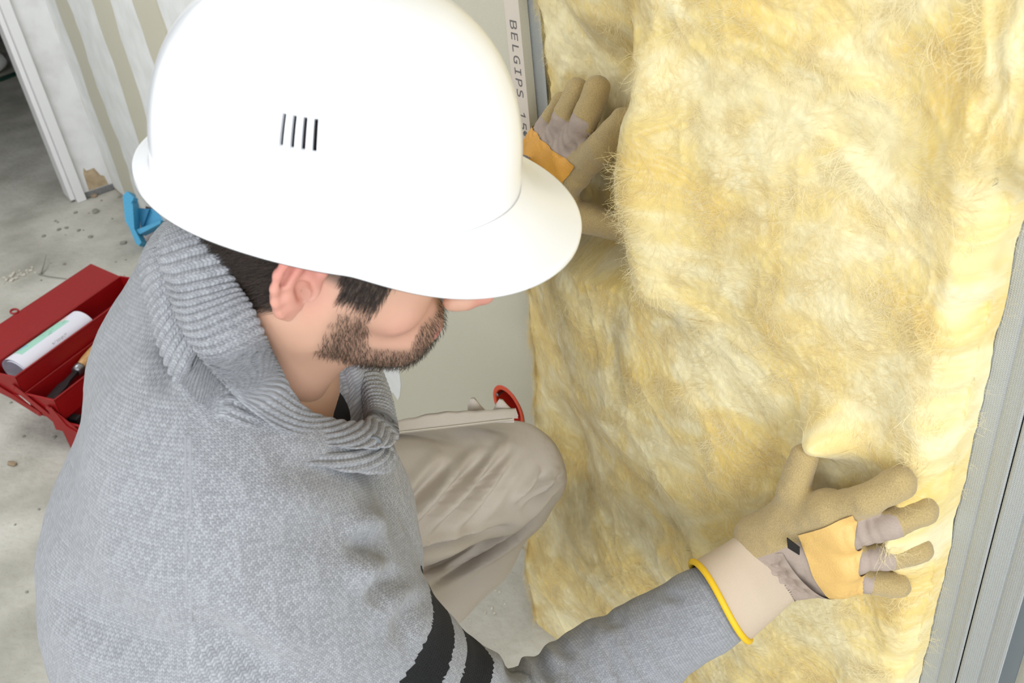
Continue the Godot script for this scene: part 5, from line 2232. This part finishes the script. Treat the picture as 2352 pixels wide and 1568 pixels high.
		part(q[0], mb, q[4], o)
	var bk := MB.new()
	bk.slab(ol.call([[321, 468], [340, 474], [372, 505], [352, 490], [340, 480], [319, 479]]), Transform3D(bas, at - EYE.basis.z * 0.09), 0.04)
	tag(part("wood_offcut", bk, M.brown), "dark brown wood offcut behind the blue bracket", "wood")
	var cd := MB.new()
	var c0 := Vector3(-3.0127, 0.0030, 0.0550)
	var cx := (Vector3(-3.0343, 0.0030, -0.0462)) - c0
	var cy := (Vector3(-2.8819, 0.0030, 0.0931)) - c0
	cd.face([c0, c0 + cy, c0 + cy + cx, c0 + cx])
	cd.face([c0 - Vector3(0, 0.002, 0), c0 + cx - Vector3(0, 0.002, 0), c0 + cx + cy - Vector3(0, 0.002, 0), c0 + cy - Vector3(0, 0.002, 0)])
	tag(part("card", cd, M.card), "pinkish white card on the floor under the blue bracket", "card")
	build_socket_box()
	# beyond the doorway: a pale block and a green strip in the dark
	var sack := Vector3(-5.75, 0.0, -0.02)
	lump("rubble_block", "pale rubble block in the dark room beyond the doorway", sack, Vector3(0.30, 0.15, 0.22), 0.4, M.pale, 91, "", "rubble")
	var gs := MB.new()
	gs.box(Vector3(0.05, 0.012, 0.75), Transform3D(Basis(Vector3.UP, 0.35), Vector3(-5.50, 0.006, 0.0)), 0.004)
	tag(part("green_strip", gs, M.green), "dark green strip on the floor of the dark room", "strip")


func build_socket_box() -> void:
	var o := thing("socket_box", "round orange socket box let into the plasterboard behind the knee", "electrical box", Transform3D(Basis(Vector3.RIGHT, PI / 2), BOX_AT))
	# the box's own axis is y, pointing out of the wall
	var rim := MB.new()
	rim.lathe([Vector2(0.0335, -0.001), Vector2(0.0412, -0.0), Vector2(0.0416, 0.001), Vector2(0.0405, 0.0022), Vector2(0.0345, 0.0022), Vector2(0.0335, 0.001), Vector2(0.0335, -0.001)], tf(Vector3.ZERO), 40)
	part("rim", rim, M.orange, o)
	var cup := MB.new()
	cup.lathe([Vector2(0.0, -0.042), Vector2(0.031, -0.042), Vector2(0.035, -0.039), Vector2(0.0355, -0.001), Vector2(0.0338, 0.0005), Vector2(0.0335, -0.036), Vector2(0.030, -0.040), Vector2(0.0155, -0.040), Vector2(0.0152, -0.0392), Vector2(0.0142, -0.0392), Vector2(0.0139, -0.040), Vector2(0.0, -0.040)], tf(Vector3.ZERO), 40)
	part("cup", cup, M.orange_in, o)
	for a in [2.75, -0.55]:
		var s := MB.new()
		var p := Vector3(cos(a) * 0.031, 0.0, -sin(a) * 0.031)
		s.lathe([Vector2(0.0018, -0.03), Vector2(0.0018, -0.001), Vector2(0.0034, 0.0), Vector2(0.003, 0.0018), Vector2(0.0, 0.002)], tf(p), 12)
		part("screw", s, M.steel, o)
	var w := MB.new()
	w.tube([Vector3(-0.034, -0.022, -0.010), Vector3(-0.01, -0.016, -0.011), Vector3(0.012, -0.016, -0.006), Vector3(0.034, -0.02, 0.002)], [0.0022, 0.0022, 0.0022, 0.0022], 8)
	part("conduit", w, M.amber, o)


# ---------------------------------------------------------------- red cantilever toolbox
func open_tray(called: String, x0: float, x1: float, y0: float, y1: float, length: float, parent: Node) -> MeshInstance3D:
	var mb := MB.new()
	var t := 0.0022
	var z := -length
	mb.box(Vector3(x1 - x0, t, length), tf(Vector3((x0 + x1) / 2, y0 + t / 2, z / 2)), 0.0006)
	mb.box(Vector3(t, y1 - y0, length), tf(Vector3(x0 + t / 2, (y0 + y1) / 2, z / 2)), 0.0009)
	mb.box(Vector3(t, y1 - y0, length), tf(Vector3(x1 - t / 2, (y0 + y1) / 2, z / 2)), 0.0009)
	mb.box(Vector3(x1 - x0, y1 - y0, t), tf(Vector3((x0 + x1) / 2, (y0 + y1) / 2, -t / 2)), 0.0009)
	mb.box(Vector3(x1 - x0, y1 - y0, t), tf(Vector3((x0 + x1) / 2, (y0 + y1) / 2, z + t / 2)), 0.0009)
	# rolled rims
	for e in [[x0, 0.0, x0, z], [x1, 0.0, x1, z], [x0, 0.0, x1, 0.0], [x0, z, x1, z]]:
		mb.tube([Vector3(e[0], y1, e[1]), Vector3(e[2], y1, e[3])], [0.0026, 0.0026], 8)
	return part(called, mb, M.red, parent)


func link_bar(a: Vector2, b: Vector2, z: float, parent: Node) -> void:
	var mb := MB.new()
	var d := (b - a).normalized()
	var n := Vector2(-d.y, d.x)
	var o := PackedVector2Array()
	for i in 7:
		var t := PI / 2 + PI * i / 6.0
		o.append(a + (d * cos(t) + n * sin(t)) * 0.008)
	for i in 7:
		var t := -PI / 2 + PI * i / 6.0
		o.append(b + (d * cos(t) + n * sin(t)) * 0.008)
	mb.slab(o, tf(Vector3(0, 0, z)), 0.002)
	var bar := part("link_arm", mb, M.red, parent)
	for p in [a, b]:
		var rv := MB.new()
		rv.lathe([Vector2(0.0042, 0.0), Vector2(0.0036, 0.0014), Vector2(0.0, 0.002)], Transform3D(Basis(Vector3.RIGHT, PI / 2), Vector3(p.x, p.y, z + 0.002)), 12)
		part("rivet", rv, M.red, bar)


func build_toolbox() -> void:
	var l := Vector3(-0.485, 0, -0.875).normalized()
	var w := Vector3(0.875, 0, -0.485).normalized()
	var org := Vector3(-2.073, 0, 0.612)
	var at := Transform3D(Basis(w, Vector3.UP, -l), org)
	var L := 0.43
	var o := thing("toolbox", "open red steel cantilever toolbox on the floor behind the man's back", "toolbox", at)
	open_tray("tray", -0.095, 0.0, 0.146, 0.200, L, o)
	open_tray("tray", 0.006, 0.096, 0.098, 0.156, L, o)
	open_tray("body", 0.075, 0.275, 0.001, 0.094, L, o)
	# lid of the upper tray, folded outwards, with a pierced tab
	var lid := MB.new()
	var hinge := Vector3(-0.097, 0.200, 0)
	var edge := Vector3(-0.185, 0.226, 0)
	var ld := (edge - hinge).normalized()
	var ln := Vector3(-ld.y, ld.x, 0)
	if ln.y < 0:
		ln = -ln
	var lt := Transform3D(Basis(ld, ln, ld.cross(ln)), (hinge + edge) / 2 + Vector3(0, 0, -L / 2))
	lid.box(Vector3(0.092, 0.002, L), lt, 0.0008)
	lid.box(Vector3(0.002, 0.014, L), lt * tf(Vector3(0.045, -0.006, 0)), 0.0008)
	lid.box(Vector3(0.092, 0.014, 0.002), lt * tf(Vector3(0, -0.006, L / 2)), 0.0008)
	lid.box(Vector3(0.092, 0.014, 0.002), lt * tf(Vector3(0, -0.006, -L / 2)), 0.0008)
	lid.box(Vector3(0.086, 0.002, 0.012), lt * tf(Vector3(0.0, -0.004, -L / 2 - 0.008)), 0.0008)
	var lo := part("lid", lid, M.red, o)
	var ring := MB.new()
	var rp := []
	var rr := []
	for i in 21:
		var a := TAU * i / 20.0
		rp.append(edge + ld * (0.007 + 0.0085 * cos(a)) + Vector3(0, 0.001, -0.185 + 0.0085 * sin(a)))
		rr.append(0.0028)
	ring.tube(rp, rr, 8, false)
	part("tab", ring, M.red, lo)
	for q in [[Vector2(-0.085, 0.165), Vector2(0.028, 0.108)], [Vector2(-0.016, 0.172), Vector2(0.085, 0.085)], [Vector2(0.070, 0.130), Vector2(0.155, 0.060)]]:
		link_bar(q[0], q[1], 0.003, o)
	for q in [[PackedVector2Array([Vector2(-0.095, 0.148), Vector2(-0.02, 0.148), Vector2(0.03, 0.104), Vector2(0.0, 0.118)]), 0.001], [PackedVector2Array([Vector2(0.072, 0.132), Vector2(0.066, 0.072), Vector2(0.150, 0.072), Vector2(0.110, 0.090), Vector2(0.084, 0.140)]), 0.0055]]:
		var gm := MB.new()
		gm.slab(q[0], tf(Vector3(0, 0, q[1])), 0.0018)
		part("end_plate", gm, M.red, o)
	# rolled sheets with a printed map, lying in the upper tray
	var sheet := Image.create(256, 128, false, Image.FORMAT_RGB8)
	sheet.fill(Color(0.86, 0.85, 0.89))
	sheet.fill_rect(Rect2i(34, 14, 170, 52), Color(0.62, 0.80, 0.73))
	sheet.fill_rect(Rect2i(196, 16, 22, 36), Color(0.86, 0.75, 0.74))
	sheet.fill_rect(Rect2i(66, 20, 9, 34), Color(0.52, 0.72, 0.80))
	sheet.fill_rect(Rect2i(48, 44, 26, 7), Color(0.52, 0.72, 0.80))
	var r := RandomNumberGenerator.new()
	r.seed = 8
	for i in 16:
		sheet.fill_rect(Rect2i(80 + r.randi() % 120, 20 + r.randi() % 44, 5 + r.randi() % 9, 1), Color(0.35, 0.45, 0.42))
	for i in 11:
		sheet.fill_rect(Rect2i(112 + i * 5, 84 + r.randi() % 3, 2 + r.randi() % 3, 4 + r.randi() % 3), Color(0.66, 0.66, 0.69))
	var pm := plain(Color(1, 1, 1), 0.8)
	pm.albedo_texture = ImageTexture.create_from_image(sheet)
	var paper := thing("rolled_plan", "rolled white plan with a green map print in the upper toolbox tray", "paper", at * tf(Vector3(-0.047, 0.149, -0.14)))
	var rows := []
	var uvs := []
	for i in 30:
		var row := []
		var uvr := []
		var t := i / 29.0
		var a := lerpf(-0.45, PI * 1.25, t)
		var rad := lerpf(0.0400, 0.0375, t)
		for z in [0.105, -0.105]:
			row.append(Vector3(-0.001 + rad * 1.02 * cos(a), 0.034 + rad * 0.82 * sin(a), z))
			uvr.append(Vector2(0.02 if z > 0 else 0.98, clampf((0.85 - t) * 1.15, 0.0, 1.0)))
		rows.append(row)
		uvs.append(uvr)
	var sm := MB.new()
	sm.skin(rows, uvs)
	part("sheet", sm, pm, paper)
	var inner := []
	for i in 30:
		var row := []
		var a := lerpf(-0.6, PI * 1.6, i / 29.0)
		var rad := lerpf(0.0360, 0.0300, i / 29.0)
		for z in [0.107, -0.103]:
			row.append(Vector3(rad * cos(a), 0.034 + rad * 0.82 * sin(a), z))
		inner.append(row)
	var im := MB.new()
	im.skin(inner)
	part("inner_sheet", im, M.paper, paper)
	# chisel in the middle tray
	var ch := thing("chisel", "chisel with a turned wooden handle in the middle toolbox tray", "chisel", at * Transform3D(Basis(Vector3.UP, 0.12) * Basis(Vector3.RIGHT, -PI / 2 + 0.10), Vector3(0.032, 0.140, -0.135)))
	var hm := MB.new()
	hm.lathe([Vector2(0.0, -0.002), Vector2(0.011, 0.0), Vector2(0.0135, 0.02), Vector2(0.0145, 0.05), Vector2(0.0135, 0.085), Vector2(0.012, 0.105), Vector2(0.0125, 0.125), Vector2(0.010, 0.134), Vector2(0.0, 0.136)], tf(Vector3.ZERO), 20)
	part("handle", hm, M.wood, ch)
	for y in [[-0.016, 0.0], [0.096, 0.107]]:
		var fm := MB.new()
		fm.lathe([Vector2(0.0, y[0]), Vector2(0.0125, y[0]), Vector2(0.0135, y[1] - 0.002), Vector2(0.0125, y[1] + 0.002), Vector2(0.0, y[1] + 0.002)], tf(Vector3.ZERO), 20)
		part("ferrule", fm, M.steel, ch)
	var bl := MB.new()
	bl.slab(PackedVector2Array([Vector2(-0.006, -0.014), Vector2(-0.008, -0.05), Vector2(-0.013, -0.065), Vector2(-0.013, -0.118), Vector2(0.013, -0.118), Vector2(0.013, -0.065), Vector2(0.008, -0.05), Vector2(0.006, -0.014)]), tf(Vector3(0, 0, -0.003)), 0.006)
	part("blade", bl, M.dark_steel, ch)
	var sd := thing("screwdriver", "screwdriver with a yellow green handle under the chisel", "screwdriver", at * Transform3D(Basis(Vector3.RIGHT, -PI / 2), Vector3(0.056, 0.122, -0.15)))
	var sh := MB.new()
	sh.lathe([Vector2(0.0, 0.0), Vector2(0.007, 0.0), Vector2(0.009, 0.01), Vector2(0.0095, 0.08), Vector2(0.007, 0.095), Vector2(0.0, 0.097)], tf(Vector3.ZERO), 12)
	part("handle", sh, M.lime, sd)
	var sb := MB.new()
	sb.lathe([Vector2(0.0, -0.09), Vector2(0.0028, -0.09), Vector2(0.0028, 0.0), Vector2(0.0, 0.0)], tf(Vector3.ZERO), 10)
	part("shaft", sb, M.dark_steel, sd)
	var bt := thing("black_tool", "black tool head standing in the lowest toolbox compartment", "tool", at * Transform3D(Basis(Vector3.UP, 0.2), Vector3(0.101, 0.004, -0.024)))
	var bm := MB.new()
	bm.box(Vector3(0.026, 0.090, 0.022), tf(Vector3(0, 0.046, 0)), 0.004)
	part("head", bm, M.black, bt)
	var bf := MB.new()
	bf.box(Vector3(0.018, 0.016, 0.12), tf(Vector3(0, 0.012, -0.07)), 0.004)
	part("shank", bf, M.black, bt)
